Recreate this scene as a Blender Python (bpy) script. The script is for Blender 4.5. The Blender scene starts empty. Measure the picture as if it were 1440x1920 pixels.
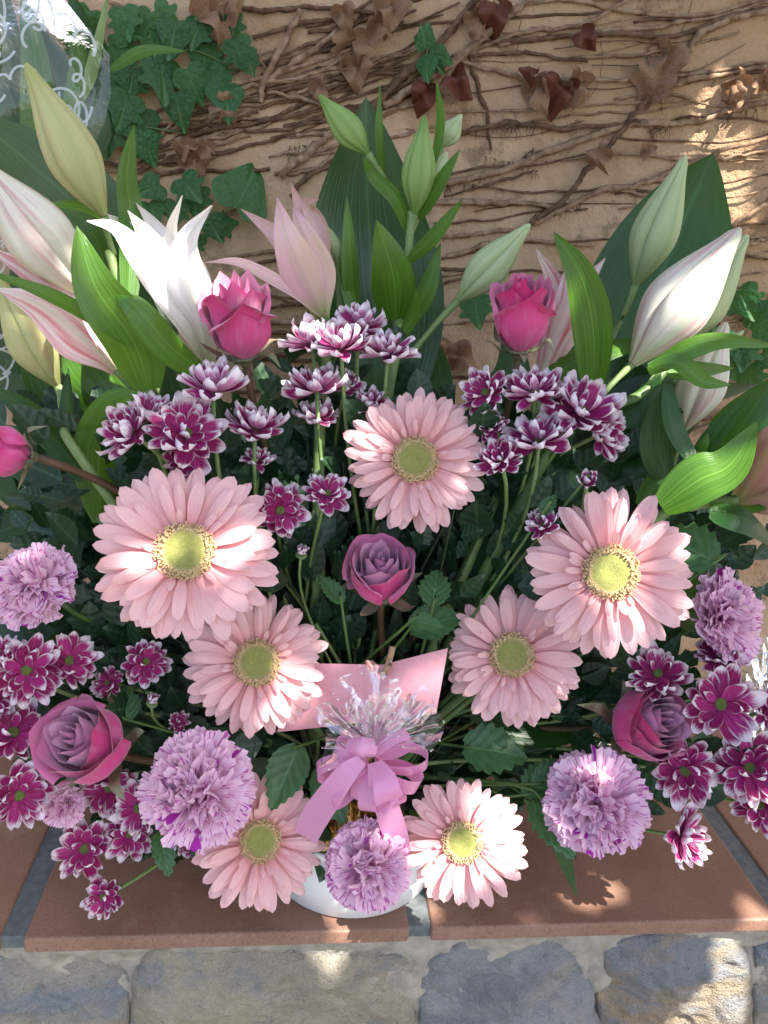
import bpy, bmesh, math, random
from mathutils import Vector, Matrix, noise
rnd = random.Random(11)
V = Vector
PI = math.pi
R = math.radians
LZ = 0.85          # height of the tiled ledge above the ground
WY = 0.42          # the stucco wall stands this far behind the ledge front
sc = bpy.context.scene
col = sc.collection

# ------------------------------------------------------------------ camera
F_PX = 1450.0
yaw, pitch, roll = R(6.64), R(18.28), R(3.95)
CAM = V((0, -0.507, LZ + 0.542))
fw = V((math.sin(yaw)*math.cos(pitch), math.cos(yaw)*math.cos(pitch), -math.sin(pitch)))
r0 = V((math.cos(yaw), -math.sin(yaw), 0)); u0 = r0.cross(fw)
CR = r0*math.cos(roll) + u0*math.sin(roll)
CU = -r0*math.sin(roll) + u0*math.cos(roll)
cd = bpy.data.cameras.new('camera'); co = bpy.data.objects.new('camera', cd); col.objects.link(co)
co.matrix_world = Matrix(((CR.x, CU.x, -fw.x, CAM.x), (CR.y, CU.y, -fw.y, CAM.y), (CR.z, CU.z, -fw.z, CAM.z), (0, 0, 0, 1)))
cd.sensor_fit = 'HORIZONTAL'; cd.sensor_width = 36; cd.lens = 36*F_PX/1440
cd.clip_start = 0.01; cd.clip_end = 500
sc.camera = co

# ------------------------------------------------------------------ light
SUN = V((0.42, -0.50, 0.86)).normalized()
w = bpy.data.worlds.new('World'); sc.world = w; w.use_nodes = True
nt = w.node_tree; nt.nodes.clear()
sky = nt.nodes.new('ShaderNodeTexSky'); sky.sky_type = 'NISHITA'; sky.sun_disc = False
sky.sun_elevation = math.asin(SUN.z); sky.sun_rotation = math.atan2(SUN.x, SUN.y)
sky.air_density = 0.9; sky.dust_density = 2.2; sky.ozone_density = 1.0
bg = nt.nodes.new('ShaderNodeBackground'); bg.inputs[1].default_value = 0.10
wo = nt.nodes.new('ShaderNodeOutputWorld')
nt.links.new(sky.outputs[0], bg.inputs[0]); nt.links.new(bg.outputs[0], wo.inputs[0])
sl = bpy.data.lights.new('sun', 'SUN'); sl.energy = 4.2; sl.angle = R(0.5); sl.color = (1, 0.95, 0.87)
so = bpy.data.objects.new('sun', sl); col.objects.link(so)
so.rotation_euler = SUN.to_track_quat('Z', 'Y').to_euler(); so.location = (2, -3, 6)
sc.view_settings.view_transform = 'Standard'; sc.view_settings.look = 'None'
sc.view_settings.gamma = 1; sc.view_settings.use_curve_mapping = False
sc.view_settings.exposure = 1.95

# ------------------------------------------------------------------ helpers
def ray(px, py):
    return (fw + CR*((px-720)/F_PX) + CU*((960-py)/F_PX))
def at(px, py, Y):                                  # the point of the vertical plane y = Y seen at a pixel of the photograph
    d = ray(px, py); return CAM + d*((Y-CAM.y)/d.y)
def atz(px, py, Z):
    d = ray(px, py); return CAM + d*((Z-CAM.z)/d.z)
def mpp(p): return (p-CAM).dot(fw)/F_PX              # metres per photograph pixel at p
def facing(p, dx, dy):
    return ((CAM-p).normalized() + CR*dx + CU*dy).normalized()
def frame(p, z, rl=0.0):
    x = V((0, 0, 1)).cross(z)
    x = V((1, 0, 0)) if x.length < 1e-3 else x.normalized()
    y = z.cross(x)
    m = Matrix(((x.x, y.x, z.x, p.x), (x.y, y.y, z.y, p.y), (x.z, y.z, z.z, p.z), (0, 0, 0, 1)))
    return m @ Matrix.Rotation(rl, 4, 'Z')
def mesh(name, vs, fs, uv=None, smooth=True):
    me = bpy.data.meshes.new(name); me.from_pydata([tuple(v) for v in vs], [], fs)
    if uv is not None:
        l = me.uv_layers.new(name='UVMap'); idx = [0]*len(me.loops); me.loops.foreach_get('vertex_index', idx)
        fl = []
        for i in idx: fl += uv[i]
        l.data.foreach_set('uv', fl)
    if smooth: me.polygons.foreach_set('use_smooth', [True]*len(me.polygons))
    me.update(); return me
def obj(name, me, m, parent=None, M=None):
    if m and not me.materials: me.materials.append(m)
    o = bpy.data.objects.new(name, me); col.objects.link(o)
    if parent:
        o.parent = parent
        M = M or Matrix()
        off = ROOT.get(parent.name, V((0, 0, 0)))
        o.matrix_local = Matrix.Translation(-off) @ M
        ROOT[o.name] = None
    elif M: o.matrix_world = M
    return o
ROOT = {}
def sub(name, me, m, part):                          # sub-part given in world space under a part that has identity rotation
    if m and not me.materials: me.materials.append(m)
    o = bpy.data.objects.new(name, me); col.objects.link(o); o.parent = part
    return o
def thing(name, label, cat, loc, group=None):
    o = bpy.data.objects.new(name, None); col.objects.link(o); o.location = loc; o.empty_display_size = 0.02
    ROOT[o.name] = V(loc); o['label'] = label; o['category'] = cat
    if group: o['group'] = group
    return o
def tag(o, label, cat, group=None, kind=None):
    o['label'] = label; o['category'] = cat
    if group: o['group'] = group
    if kind: o['kind'] = kind
    return o
def grid(nu, nv, off=0):
    return [(off+j*(nu+1)+i, off+j*(nu+1)+i+1, off+(j+1)*(nu+1)+i+1, off+(j+1)*(nu+1)+i) for j in range(nv) for i in range(nu)]
def cr(pts, n):                                      # Catmull-Rom resampling to n+1 points
    P = [pts[0]*2-pts[1]] + list(pts) + [pts[-1]*2-pts[-2]]; out = []
    k = len(pts)-1
    for s in range(n+1):
        t = s/n*k; i = min(int(t), k-1); t -= i
        a, b, c, d = P[i:i+4]
        out.append(0.5*((2*b) + (c-a)*t + (2*a-5*b+4*c-d)*t*t + (3*b-a-3*c+d)*t**3))
    return out
def tube(pts, rads, ns=7, n=None, smooth=True, rough=0, seed=0):
    P = cr(pts, n) if n else pts
    N = len(P); vs = []; fs = []; uv = []
    ref = V((0.31, 0.2, 0.93))
    for i, p in enumerate(P):
        t = (P[min(i+1, N-1)]-P[max(i-1, 0)]).normalized()
        a = t.cross(ref); a = t.cross(V((1, 0, 0))) if a.length < .05 else a
        a.normalize(); b = t.cross(a)
        f = i/(N-1)*(len(rads)-1); k = min(int(f), len(rads)-2); r_ = rads[k]+(rads[k+1]-rads[k])*(f-k)
        for j in range(ns):
            an = 2*PI*j/ns; rr = r_
            if rough: rr *= 1+rough*noise.noise(V((p.x*160+seed, p.z*160+an*.6, p.y*160+j)))
            vs.append(p+a*(math.cos(an)*rr)+b*(math.sin(an)*rr)); uv.append((j/ns, i/(N-1)))
    for i in range(N-1):
        for j in range(ns):
            fs.append((i*ns+j, i*ns+(j+1) % ns, (i+1)*ns+(j+1) % ns, (i+1)*ns+j))
    fs.append(tuple(range(ns))[::-1]); fs.append(tuple((N-1)*ns+j for j in range(ns)))
    return vs, fs, uv
def lathe(prof, n=48):
    vs = []; fs = []
    for (r_, z) in prof:
        for j in range(n): vs.append(V((r_*math.cos(2*PI*j/n), r_*math.sin(2*PI*j/n), z)))
    for i in range(len(prof)-1):
        for j in range(n): fs.append((i*n+j, i*n+(j+1) % n, (i+1)*n+(j+1) % n, (i+1)*n+j))
    return vs, fs
def sstep(a, b, x):
    t = max(0, min(1, (x-a)/(b-a))); return t*t*(3-2*t)

PROF = {
    'lance': lambda v: max(0.0, math.sin(PI*min(1, (v*.93+.07))**.8))**.85,
    'broad': lambda v: max(0.0, math.sin(PI*min(1, (v*.95+.05))**.82))**.85,
    'tepal': lambda v: (0.36+0.64*sstep(0, .45, v))*max(0.02, 1-max(0, (v-.36)/.64)**1.25)**.9,
    'petal': lambda v: (0.42+0.58*sstep(0, .6, v))*math.sqrt(max(0, 1-max(0, (v-.62)/.38)**2.6)),
    'gpetal': lambda v: (0.45+0.55*sstep(0, .55, v))*math.sqrt(max(0, 1-max(0, (v-.5)/.5)**2.1)),
    'ppetal': lambda v: (0.42+0.58*sstep(0, .6, v))*math.sqrt(max(0, 1-max(0, (v-.56)/.44)**2.5)),
    'strap': lambda v: 1.0,
}
def strip(P, width, hint, prof='lance', cup=0.0, nu=6, nv=16, wave=0.0, wf=9.0, twist=0.0, ph=0.0, ridge=0.0, fold=0.0, wlist=None):
    P = cr(P, nv); vs = []; uv = []
    for i, p in enumerate(P):
        v = i/nv; t = (P[min(i+1, nv)]-P[max(i-1, 0)]).normalized()
        s = t.cross(hint).normalized(); n_ = s.cross(t)
        if twist:
            q = Matrix.Rotation(twist*v, 3, t); s = q @ s; n_ = q @ n_
        wd = width*PROF[prof](v)*.5
        if wlist:
            f = v*(len(wlist)-1); k = min(int(f), len(wlist)-2); wd = (wlist[k]+(wlist[k+1]-wlist[k])*(f-k))*.5
        for j in range(nu+1):
            u = j/nu*2-1
            d = cup*wd*u*u + fold*wd*abs(u) + wave*width*abs(u)**1.5*math.sin(wf*v+ph+(1.3 if u > 0 else 0)) + ridge*width*math.cos(u*PI*2.2)
            vs.append(p + s*(wd*u) + n_*d); uv.append((j/nu, v))
    return vs, grid(nu, nv), uv

# ------------------------------------------------------------------ materials
class G:
    def __init__(s, name):
        s.m = bpy.data.materials.new(name); s.m.use_nodes = True; s.t = s.m.node_tree; s.t.nodes.clear()
    def n(s, typ, ins=None, **pr):
        nd = s.t.nodes.new(typ)
        for k, v in pr.items(): setattr(nd, k, v)
        for k, v in (ins or {}).items(): s.put(nd.inputs[k], v)
        return nd
    def put(s, sock, v):
        if isinstance(v, bpy.types.NodeSocket): s.t.links.new(v, sock)
        elif isinstance(v, tuple) and len(v) == 3 and sock.type == 'RGBA': sock.default_value = (*v, 1)
        else: sock.default_value = v
    def math(s, op, a, b=0.0, c=None):
        i = {0: a, 1: b}
        if c is not None: i[2] = c
        return s.n('ShaderNodeMath', i, operation=op).outputs[0]
    def mix(s, f, a, b, bt='MIX'):
        nd = s.n('ShaderNodeMix', data_type='RGBA', blend_type=bt)
        s.put(nd.inputs[0], f); s.put(nd.inputs[6], a); s.put(nd.inputs[7], b); return nd.outputs[2]
    def ss(s, x, a, b):
        return s.n('ShaderNodeMapRange', {0: x, 1: a, 2: b}, interpolation_type='SMOOTHSTEP').outputs[0]
    def uv(s):
        q = s.n('ShaderNodeSeparateXYZ', {0: s.n('ShaderNodeTexCoord').outputs['UV']}); return q.outputs[0], q.outputs[1]
    def vec(s, x, y, z=0.0): return s.n('ShaderNodeCombineXYZ', {0: x, 1: y, 2: z}).outputs[0]
    def noise(s, vec, scale, det=3.0, rough=.55, dist=0.0):
        return s.n('ShaderNodeTexNoise', {'Vector': vec, 'Scale': scale, 'Detail': det, 'Roughness': rough, 'Distortion': dist}).outputs[0]
    def objc(s): return s.n('ShaderNodeTexCoord').outputs['Object']
    def pos(s): return s.n('ShaderNodeNewGeometry').outputs['Position']
    def rand(s): return s.n('ShaderNodeObjectInfo').outputs['Random']
    def back(s): return s.n('ShaderNodeNewGeometry').outputs['Backfacing']
    def bump(s, h, st=.3, d=.001): return s.n('ShaderNodeBump', {'Height': h, 'Strength': st, 'Distance': d}).outputs[0]
    def done(s, colr, rough=.5, nrm=None, trans=0.0, tcol=None, spec=.5, metal=0.0, sheen=0.0, coat=0.0):
        p = s.n('ShaderNodeBsdfPrincipled', {'Base Color': colr, 'Roughness': rough, 'Specular IOR Level': spec, 'Metallic': metal})
        if sheen: p.inputs['Sheen Weight'].default_value = sheen
        if coat: p.inputs['Coat Weight'].default_value = coat
        if nrm: s.put(p.inputs['Normal'], nrm)
        o = p.outputs[0]
        if trans:
            tr = s.n('ShaderNodeBsdfTranslucent', {0: tcol if tcol is not None else colr})
            if nrm: s.put(tr.inputs['Normal'], nrm)
            o = s.n('ShaderNodeMixShader', {0: trans, 1: o, 2: tr.outputs[0]}).outputs[0]
        s.t.links.new(o, s.n('ShaderNodeOutputMaterial').inputs[0]); return s.m

def m_gerbera(name, tip, base):
    g = G(name); u, v = g.uv()
    st = g.noise(g.vec(g.math('MULTIPLY', u, 9.0), g.math('MULTIPLY', v, .8), g.math('MULTIPLY', g.rand(), 40)), 1.6, 3)
    f = g.ss(g.math('ADD', v, g.math('MULTIPLY', g.math('SUBTRACT', st, .5), .35)), .02, .85)
    c = g.mix(f, base, tip)
    c = g.mix(g.math('MULTIPLY', g.rand(), .16), c, (.95, .72, .68))
    c = g.mix(g.math('MULTIPLY', g.ss(st, .5, .75), .22), c, (.9, .42, .42))
    h = g.math('ADD', g.math('MULTIPLY', g.math('SINE', g.math('MULTIPLY', u, 25)), .5), g.noise(g.vec(g.math('MULTIPLY', u, 30), v), 2.0, 2))
    vein = g.noise(g.vec(g.math('MULTIPLY', u, 46), g.math('MULTIPLY', v, 1.2), g.rand()), 1.0, 2)
    c = g.mix(g.math('MULTIPLY', g.ss(vein, .5, .72), .28), c, tuple(x*.82 for x in base))
    return g.done(c, .5, g.bump(g.math('ADD', h, vein), .3, .0006), trans=.3, spec=.3, sheen=.15)
def m_mum():
    g = G('chrysanthemum_petal'); u, v = g.uv(); rn = g.rand()
    nz = g.noise(g.vec(g.math('MULTIPLY', u, 6), g.math('MULTIPLY', v, 2), g.math('MULTIPLY', rn, 50)), 2.0, 3)
    e = g.math('ABSOLUTE', g.math('SUBTRACT', g.math('MULTIPLY', u, 2), 1))
    k = g.math('ADD', g.math('MULTIPLY', g.math('SUBTRACT', nz, .5), .30), g.math('MULTIPLY', g.math('SUBTRACT', rn, .5), .12))
    ed = g.ss(g.math('ADD', e, g.math('MULTIPLY', k, .6)), .72, 1.02); tp = g.ss(g.math('ADD', v, k), .72, .93)
    fac = g.math('MAXIMUM', g.math('MULTIPLY', ed, g.ss(v, .35, .75)), tp)
    deep = g.mix(rn, (.25, .006, .085), (.40, .022, .18))
    deep = g.mix(g.math('MULTIPLY', g.ss(nz, .45, .75), .35), deep, (.62, .16, .42))
    c = g.mix(fac, deep, (.88, .82, .86))
    under = g.mix(fac, g.mix(g.ss(nz, .3, .7), (.50, .14, .34), (.66, .34, .52)), (.86, .78, .84))
    c = g.mix(g.back(), c, under)
    h = g.math('SINE', g.math('MULTIPLY', u, 38))
    return g.done(c, .5, g.bump(h, .2, .0004), trans=.22, spec=.3, sheen=.1)
def m_carn():
    g = G('carnation_petal'); u, v = g.uv()
    st = g.noise(g.vec(g.math('MULTIPLY', u, 13), g.math('MULTIPLY', v, 1.1)), 2.2, 2, .5)
    blot = g.noise(g.vec(g.math('MULTIPLY', u, 1.3), g.math('MULTIPLY', v, .25), 5.0), 1.6, 1)
    c = g.mix(g.ss(v, .3, .95), (.82, .38, .60), (.90, .64, .77))
    c = g.mix(g.math('MULTIPLY', g.ss(st, .565, .625), .85), c, (.46, .045, .36))
    c = g.mix(g.ss(blot, .67, .685), c, (.42, .03, .38))
    return g.done(c, .6, trans=.38, spec=.2, sheen=.2)
def m_rose(name, inn, out, edge):
    g = G(name); u, v = g.uv(); rn = g.rand()
    nz = g.noise(g.vec(g.math('MULTIPLY', u, 4), g.math('MULTIPLY', v, 1.4), g.math('MULTIPLY', rn, 30)), 1.8, 3)
    vein = g.noise(g.vec(g.math('MULTIPLY', u, 40), g.math('MULTIPLY', v, 2), rn), 1.5, 2)
    f = g.ss(g.math('ADD', v, g.math('MULTIPLY', g.math('SUBTRACT', nz, .5), .5)), .62, 1.0)
    e = g.ss(g.math('ABSOLUTE', g.math('SUBTRACT', g.math('MULTIPLY', u, 2), 1)), .75, 1.0)
    o = g.mix(g.math('MAXIMUM', f, g.math('MULTIPLY', e, .6)), out, edge)
    o = g.mix(g.math('MULTIPLY', g.ss(nz, .45, .7), .45), o, (.62, .20, .36))
    i = g.mix(g.math('MULTIPLY', f, .45), inn, edge)
    c = g.mix(g.back(), o, i)
    c = g.mix(g.math('MULTIPLY', g.ss(vein, .5, .8), .15), c, (.35, .03, .13))
    return g.done(c, .55, g.bump(vein, .2, .0004), trans=.12, spec=.25, sheen=.3)
def m_leaf(name, c1, c2, rough=.4, veins=40.0, trans=.27, tc=(.17, .38, .03), side=False, mid=True):
    g = G(name); u, v = g.uv(); rn = g.rand()
    ob = g.n('ShaderNodeTexCoord').outputs['Object']
    nz = g.noise(ob, 38, 4); bl = g.noise(ob, 9, 2)
    if side:
        q = g.math('SINE', g.math('MULTIPLY', g.math('SUBTRACT', v, g.math('MULTIPLY', g.math('ABSOLUTE', g.math('SUBTRACT', u, .5)), .7)), veins))
    else:
        q = g.noise(g.vec(g.math('MULTIPLY', u, veins), g.math('MULTIPLY', v, 1.0), rn), 1.0, 3)
    vn = g.ss(q, .35, .75)
    c = g.mix(g.ss(bl, .3, .75), c1, c2)
    c = g.mix(g.math('MULTIPLY', vn, .14 if side else .38), c, tuple(min(1, x*1.9+.01) for x in c2))
    c = g.mix(g.math('MULTIPLY', g.ss(nz, .5, .8), .3), c, tuple(x*.55 for x in c1))
    if mid:
        md = g.math('SUBTRACT', 1.0, g.ss(g.math('ABSOLUTE', g.math('SUBTRACT', u, .5)), .0, .035))
        c = g.mix(g.math('MULTIPLY', md, .55), c, tuple(min(1, x*2.1+.02) for x in c2))
    c = g.mix(g.math('MULTIPLY', g.back(), .45), c, tuple(min(1, x*1.7+.03) for x in c2))
    return g.done(c, rough, g.bump(q, .16 if side else .5, .0010), trans=trans, tcol=tc)
def m_ivy():
    g = G('ivy_leaf'); u, v = g.uv(); ob = g.n('ShaderNodeTexCoord').outputs['Object']; rn = g.rand()
    an = g.math('ARCTAN2', g.math('SUBTRACT', u, .5), g.math('ADD', v, .001))
    q = g.math('ABSOLUTE', g.math('SINE', g.math('MULTIPLY', an, 2.9)))
    vn = g.math('SUBTRACT', 1.0, g.ss(q, .0, .16)); nz = g.noise(ob, 7, 4)
    c = g.mix(rn, (.014, .075, .016), (.032, .135, .03)); c = g.mix(g.ss(nz, .4, .7), c, (.022, .11, .03))
    c = g.mix(g.math('MULTIPLY', vn, .5), c, (.12, .26, .09))
    return g.done(c, .36, g.bump(g.math('ADD', g.math('MULTIPLY', vn, -1.0), nz), .35, .03), trans=.22, tcol=(.2, .5, .04))
def m_bud(name, base, body, tip, blush, bl_amt):
    g = G(name); u, v = g.uv(); rn = g.rand()
    nz = g.noise(g.vec(g.math('MULTIPLY', u, 5.0), g.math('MULTIPLY', v, .9), g.math('MULTIPLY', rn, 20)), 1.5, 4)
    ln = g.noise(g.vec(g.math('MULTIPLY', u, 55), g.math('MULTIPLY', v, 1.5), rn), 1.0, 3)
    c = g.mix(g.ss(v, .0, .28), base, body); c = g.mix(g.ss(v, .72, 1.0), c, tip)
    e = g.math('ABSOLUTE', g.math('SUBTRACT', g.math('MULTIPLY', u, 2), 1))
    c = g.mix(g.math('MULTIPLY', g.math('MULTIPLY', g.ss(nz, .40, .68), g.ss(e, .08, .35)), bl_amt), c, blush)
    md = g.math('SUBTRACT', 1.0, g.ss(e, .0, .22))
    c = g.mix(g.math('MULTIPLY', md, .35), c, tuple(x*.85 for x in base))
    c = g.mix(g.math('MULTIPLY', g.ss(ln, .45, .7), .38), c, tuple(x*.72 for x in body))
    return g.done(c, .5, g.bump(ln, .3, .0008), trans=.18, spec=.35)
def m_plain(name, c, c2=None, rough=.5, scale=60, bump=.0, bd=.001, trans=0, metal=0, spec=.5, coat=0):
    g = G(name); nz = g.noise(g.objc(), scale, 4)
    cc = g.mix(g.ss(nz, .3, .7), c, c2 or tuple(x*.7 for x in c))
    return g.done(cc, rough, g.bump(nz, bump, bd) if bump else None, trans=trans, metal=metal, spec=spec, coat=coat)
def m_film(name, tint, gl=.5, haze=.06, bs=.5):
    g = G(name); nz = g.noise(g.pos(), 70, 3)
    b = g.bump(nz, bs, .003)
    tr = g.n('ShaderNodeBsdfTransparent', {0: tint}).outputs[0]
    gs = g.n('ShaderNodeBsdfGlossy', {'Color': (1, 1, 1), 'Roughness': .07, 'Normal': b}).outputs[0]
    df = g.n('ShaderNodeBsdfTranslucent', {0: (.9, .9, .93)}).outputs[0]
    a = g.n('ShaderNodeMixShader', {0: haze, 1: tr, 2: df}).outputs[0]
    fr = g.n('ShaderNodeFresnel', {'IOR': 1.5, 'Normal': b}).outputs[0]
    o = g.n('ShaderNodeMixShader', {0: g.math('MULTIPLY', fr, gl*2), 1: a, 2: gs}).outputs[0]
    g.t.links.new(o, g.n('ShaderNodeOutputMaterial').inputs[0]); return g.m

M = {}
M['gerb_pale'] = m_gerbera('gerbera_pale_pink', (.88, .56, .56), (.82, .36, .37))
M['gerb_pink'] = m_gerbera('gerbera_salmon_pink', (.88, .45, .43), (.76, .18, .17))
M['mum'] = m_mum(); M['carn'] = m_carn()
M['rose_a'] = m_rose('rose_pink_magenta', (.70, .33, .50), (.64, .07, .24), (.58, .015, .15))
M['rose_h'] = m_rose('rose_lilac_heart', (.62, .36, .52), (.62, .35, .50), (.58, .22, .40))
M['rose_hp'] = m_rose('rose_pink_heart', (.80, .48, .60), (.80, .46, .58), (.62, .06, .24))
M['rose_b'] = m_rose('rose_lilac_magenta', (.58, .28, .46), (.60, .045, .22), (.54, .010, .14))
M['lily_leaf'] = m_leaf('lily_leaf', (.04, .115, .010), (.08, .19, .018), .27, 30)
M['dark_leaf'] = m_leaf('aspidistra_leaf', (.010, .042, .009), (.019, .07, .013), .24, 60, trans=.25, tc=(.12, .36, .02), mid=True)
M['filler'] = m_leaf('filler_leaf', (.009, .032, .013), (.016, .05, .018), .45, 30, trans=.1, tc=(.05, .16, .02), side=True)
M['sprig'] = m_leaf('rose_leaf', (.03, .10, .04), (.06, .16, .06), .45, 34, trans=.25, side=True)
M['ivy'] = m_ivy()
M['dry'] = m_plain('dry_leaf', (.42, .26, .15), (.24, .125, .07), .7, 45, .4, .002, trans=.25)
M['dry_red'] = m_plain('dry_red_leaf', (.20, .055, .025), (.10, .03, .02), .6, 45, .4, .002, trans=.2)
M['dry_pale'] = m_plain('dry_pale_leaf', (.50, .33, .18), (.34, .20, .10), .75, 45, .4, .002, trans=.25)
M['vine'] = m_plain('dry_vine', (.36, .245, .155), (.17, .10, .06), .85, 90, .8, .002, spec=.2)
M['vine_dark'] = m_plain('dark_vine', (.19, .11, .065), (.08, .045, .028), .9, 90, .8, .002, spec=.2)
M['stem'] = m_plain('green_stem', (.09, .17, .04), (.06, .12, .03), .5, 60, .2)
M['stem_dark'] = m_plain('dark_stem', (.03, .06, .018), (.02, .04, .012), .55, 60, .2)
M['stem_pale'] = m_plain('pale_green_stem', (.20, .29, .10), (.13, .21, .06), .5, 60, .2)
M['stem_brown'] = m_plain('brown_rose_stem', (.13, .055, .03), (.06, .05, .02), .55, 60, .2)
M['calyx'] = m_plain('green_calyx', (.16, .24, .08), (.10, .17, .05), .5, 80, .2)
M['sepal'] = m_plain('grey_green_sepal', (.14, .19, .10), (.20, .13, .09), .6, 60, .2)
M['bud_yel'] = m_bud('lily_bud_yellow_green', (.36, .42, .14), (.54, .56, .26), (.42, .46, .16), (.55, .42, .25), .4)
M['bud_green'] = m_bud('lily_bud_green', (.16, .30, .06), (.27, .42, .12), (.16, .30, .06), (.33, .44, .16), .5)
M['bud_gpale'] = m_bud('lily_bud_pale_green', (.30, .42, .16), (.46, .56, .30), (.52, .62, .34), (.52, .55, .30), .4)
M['bud_white'] = m_bud('lily_bud_white_pink', (.50, .56, .28), (.80, .78, .66), (.72, .72, .56), (.60, .26, .32), .75)
M['tep_white'] = m_bud('lily_white_tepal', (.62, .66, .36), (.88, .87, .85), (.90, .89, .84), (.86, .58, .60), .35)
M['tep_pink'] = m_bud('lily_pink_tepal', (.46, .50, .18), (.80, .52, .54), (.74, .42, .48), (.62, .52, .26), .6)
M['tep_rose'] = m_bud('lily_rose_flushed_tepal', (.74, .68, .48), (.88, .70, .70), (.90, .86, .84), (.70, .16, .20), .9)
M['tep_tan'] = m_bud('lily_faded_tepal', (.46, .42, .16), (.48, .26, .20), (.42, .22, .16), (.36, .14, .12), .6)
M['white_pot'] = m_plain('white_plastic', (.80, .80, .79), (.76, .77, .77), .3, 20)
M['foam'] = m_plain('floral_foam', (.02, .05, .025), (.01, .03, .015), .95, 120, .5)
M['ribbon'] = m_plain('pink_satin_ribbon', (.82, .36, .60), (.85, .44, .66), .2, 8, trans=.4, coat=.3)
M['card'] = m_plain('pink_card', (.68, .33, .37), (.64, .30, .34), .5, 200, .08, .0005)
M['wood'] = m_plain('clothespin_wood', (.42, .27, .15), (.30, .18, .10), .65, 150, .3)
M['steel'] = m_plain('spring_steel', (.4, .38, .35), (.3, .28, .26), .35, 50, metal=1)
M['film'] = m_film('clear_film', (.93, .97, .96), .5, .05)
M['film_pink'] = m_film('clear_gift_film', (.97, .95, .97), .28, .05, .10)
M['swirl'] = m_plain('white_print', (.85, .87, .87), (.8, .82, .82), .5, 20, trans=.3)
g = G('white_film_print'); M['print'] = g.m
g.t.links.new(g.n('ShaderNodeMixShader', {0: .62, 1: g.n('ShaderNodeBsdfTransparent').outputs[0], 2: g.n('ShaderNodeMixShader', {0: .4, 1: g.n('ShaderNodeBsdfDiffuse', {0: (.82, .85, .85)}).outputs[0], 2: g.n('ShaderNodeBsdfTranslucent', {0: (.82, .85, .85)}).outputs[0]}).outputs[0]}).outputs[0], g.n('ShaderNodeOutputMaterial').inputs[0])
M['gold'] = m_plain('gold_foil', (.62, .42, .16), (.45, .28, .09), .22, 40, .9, .004, metal=.8)
M['black_foil'] = m_plain('black_foil', (.012, .014, .012), (.02, .022, .02), .25, 40, .9, .004)
M['bark'] = m_plain('bark', (.10, .075, .05), (.05, .04, .03), .9, 25, .8, .01)
M['canopy'] = m_leaf('tree_leaf', (.04, .10, .02), (.06, .14, .03), .5, 20, trans=.12)

def m_disc():
    g = G('gerbera_disc'); p = g.objc()
    vo = g.n('ShaderNodeTexVoronoi', {'Vector': p, 'Scale': 34.0}); d = vo.outputs['Distance']
    nz = g.noise(p, 6, 2)
    c = g.mix(g.ss(d, .0, .7), (.42, .42, .13), (.30, .31, .08)); q_ = g.n('ShaderNodeVectorMath', {0: p}, operation='LENGTH').outputs['Value']
    c = g.mix(g.math('MULTIPLY', g.ss(nz, .4, .7), .4), c, (.50, .46, .18)); c = g.mix(g.ss(q_, .66, .86), c, (.78, .60, .34))
    return g.done(c, .6, g.bump(g.math('SUBTRACT', 1.0, d), .55, .02), spec=.3)
M['disc'] = m_disc()
M['fringe'] = m_plain('gerbera_fringe', (.78, .58, .26), (.86, .68, .44), .55, 9, trans=.3)
M['mum_eye'] = m_plain('chrysanthemum_eye', (.15, .20, .04), (.09, .14, .025), .6, 30, .5, .01)

def m_stucco():
    g = G('ochre_stucco'); p = g.pos()
    big = g.noise(p, 3.2, 4); med = g.noise(p, 14, 5, .6); fine = g.noise(p, 160, 4, .65); grit = g.noise(p, 520, 2)
    c = g.mix(g.ss(big, .35, .65), (.45, .295, .175), (.54, .38, .245))
    c = g.mix(g.math('MULTIPLY', g.ss(med, .48, .70), .6), c, (.34, .20, .10))
    c = g.mix(g.math('MULTIPLY', g.ss(fine, .56, .75), .45), c, (.28, .16, .08))
    c = g.mix(g.math('MULTIPLY', g.ss(g.noise(p, 15, 6, .78), .54, .66), .6), c, (.13, .09, .055))
    h = g.math('ADD', g.math('MULTIPLY', fine, .7), g.math('ADD', g.math('MULTIPLY', grit, .25), g.math('MULTIPLY', med, 1.0)))
    return g.done(c, .92, g.bump(h, .75, .006), spec=.15)
def m_tile():
    g = G('terracotta_tile'); p = g.pos(); rn = g.rand()
    sp = g.noise(p, 520, 2, .6); md = g.noise(p, 12, 4); dust = g.noise(p, 30, 5, .7)
    c = g.mix(g.ss(md, .3, .7), (.20, .105, .073), (.245, .137, .095))
    c = g.mix(g.math('MULTIPLY', rn, .25), c, (.29, .155, .10))
    c = g.mix(g.math('MULTIPLY', g.ss(sp, .58, .68), .6), c, (.07, .03, .022))
    c = g.mix(g.math('MULTIPLY', g.math('SUBTRACT', 1.0, g.ss(sp, .28, .38)), .45), c, (.45, .26, .17))
    c = g.mix(g.math('MULTIPLY', g.ss(dust, .55, .75), .22), c, (.42, .32, .25))
    return g.done(c, g.math('ADD', .42, g.math('MULTIPLY', md, .25)), g.bump(g.math('ADD', sp, g.math('MULTIPLY', md, 2)), .25, .001), spec=.4)
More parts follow.
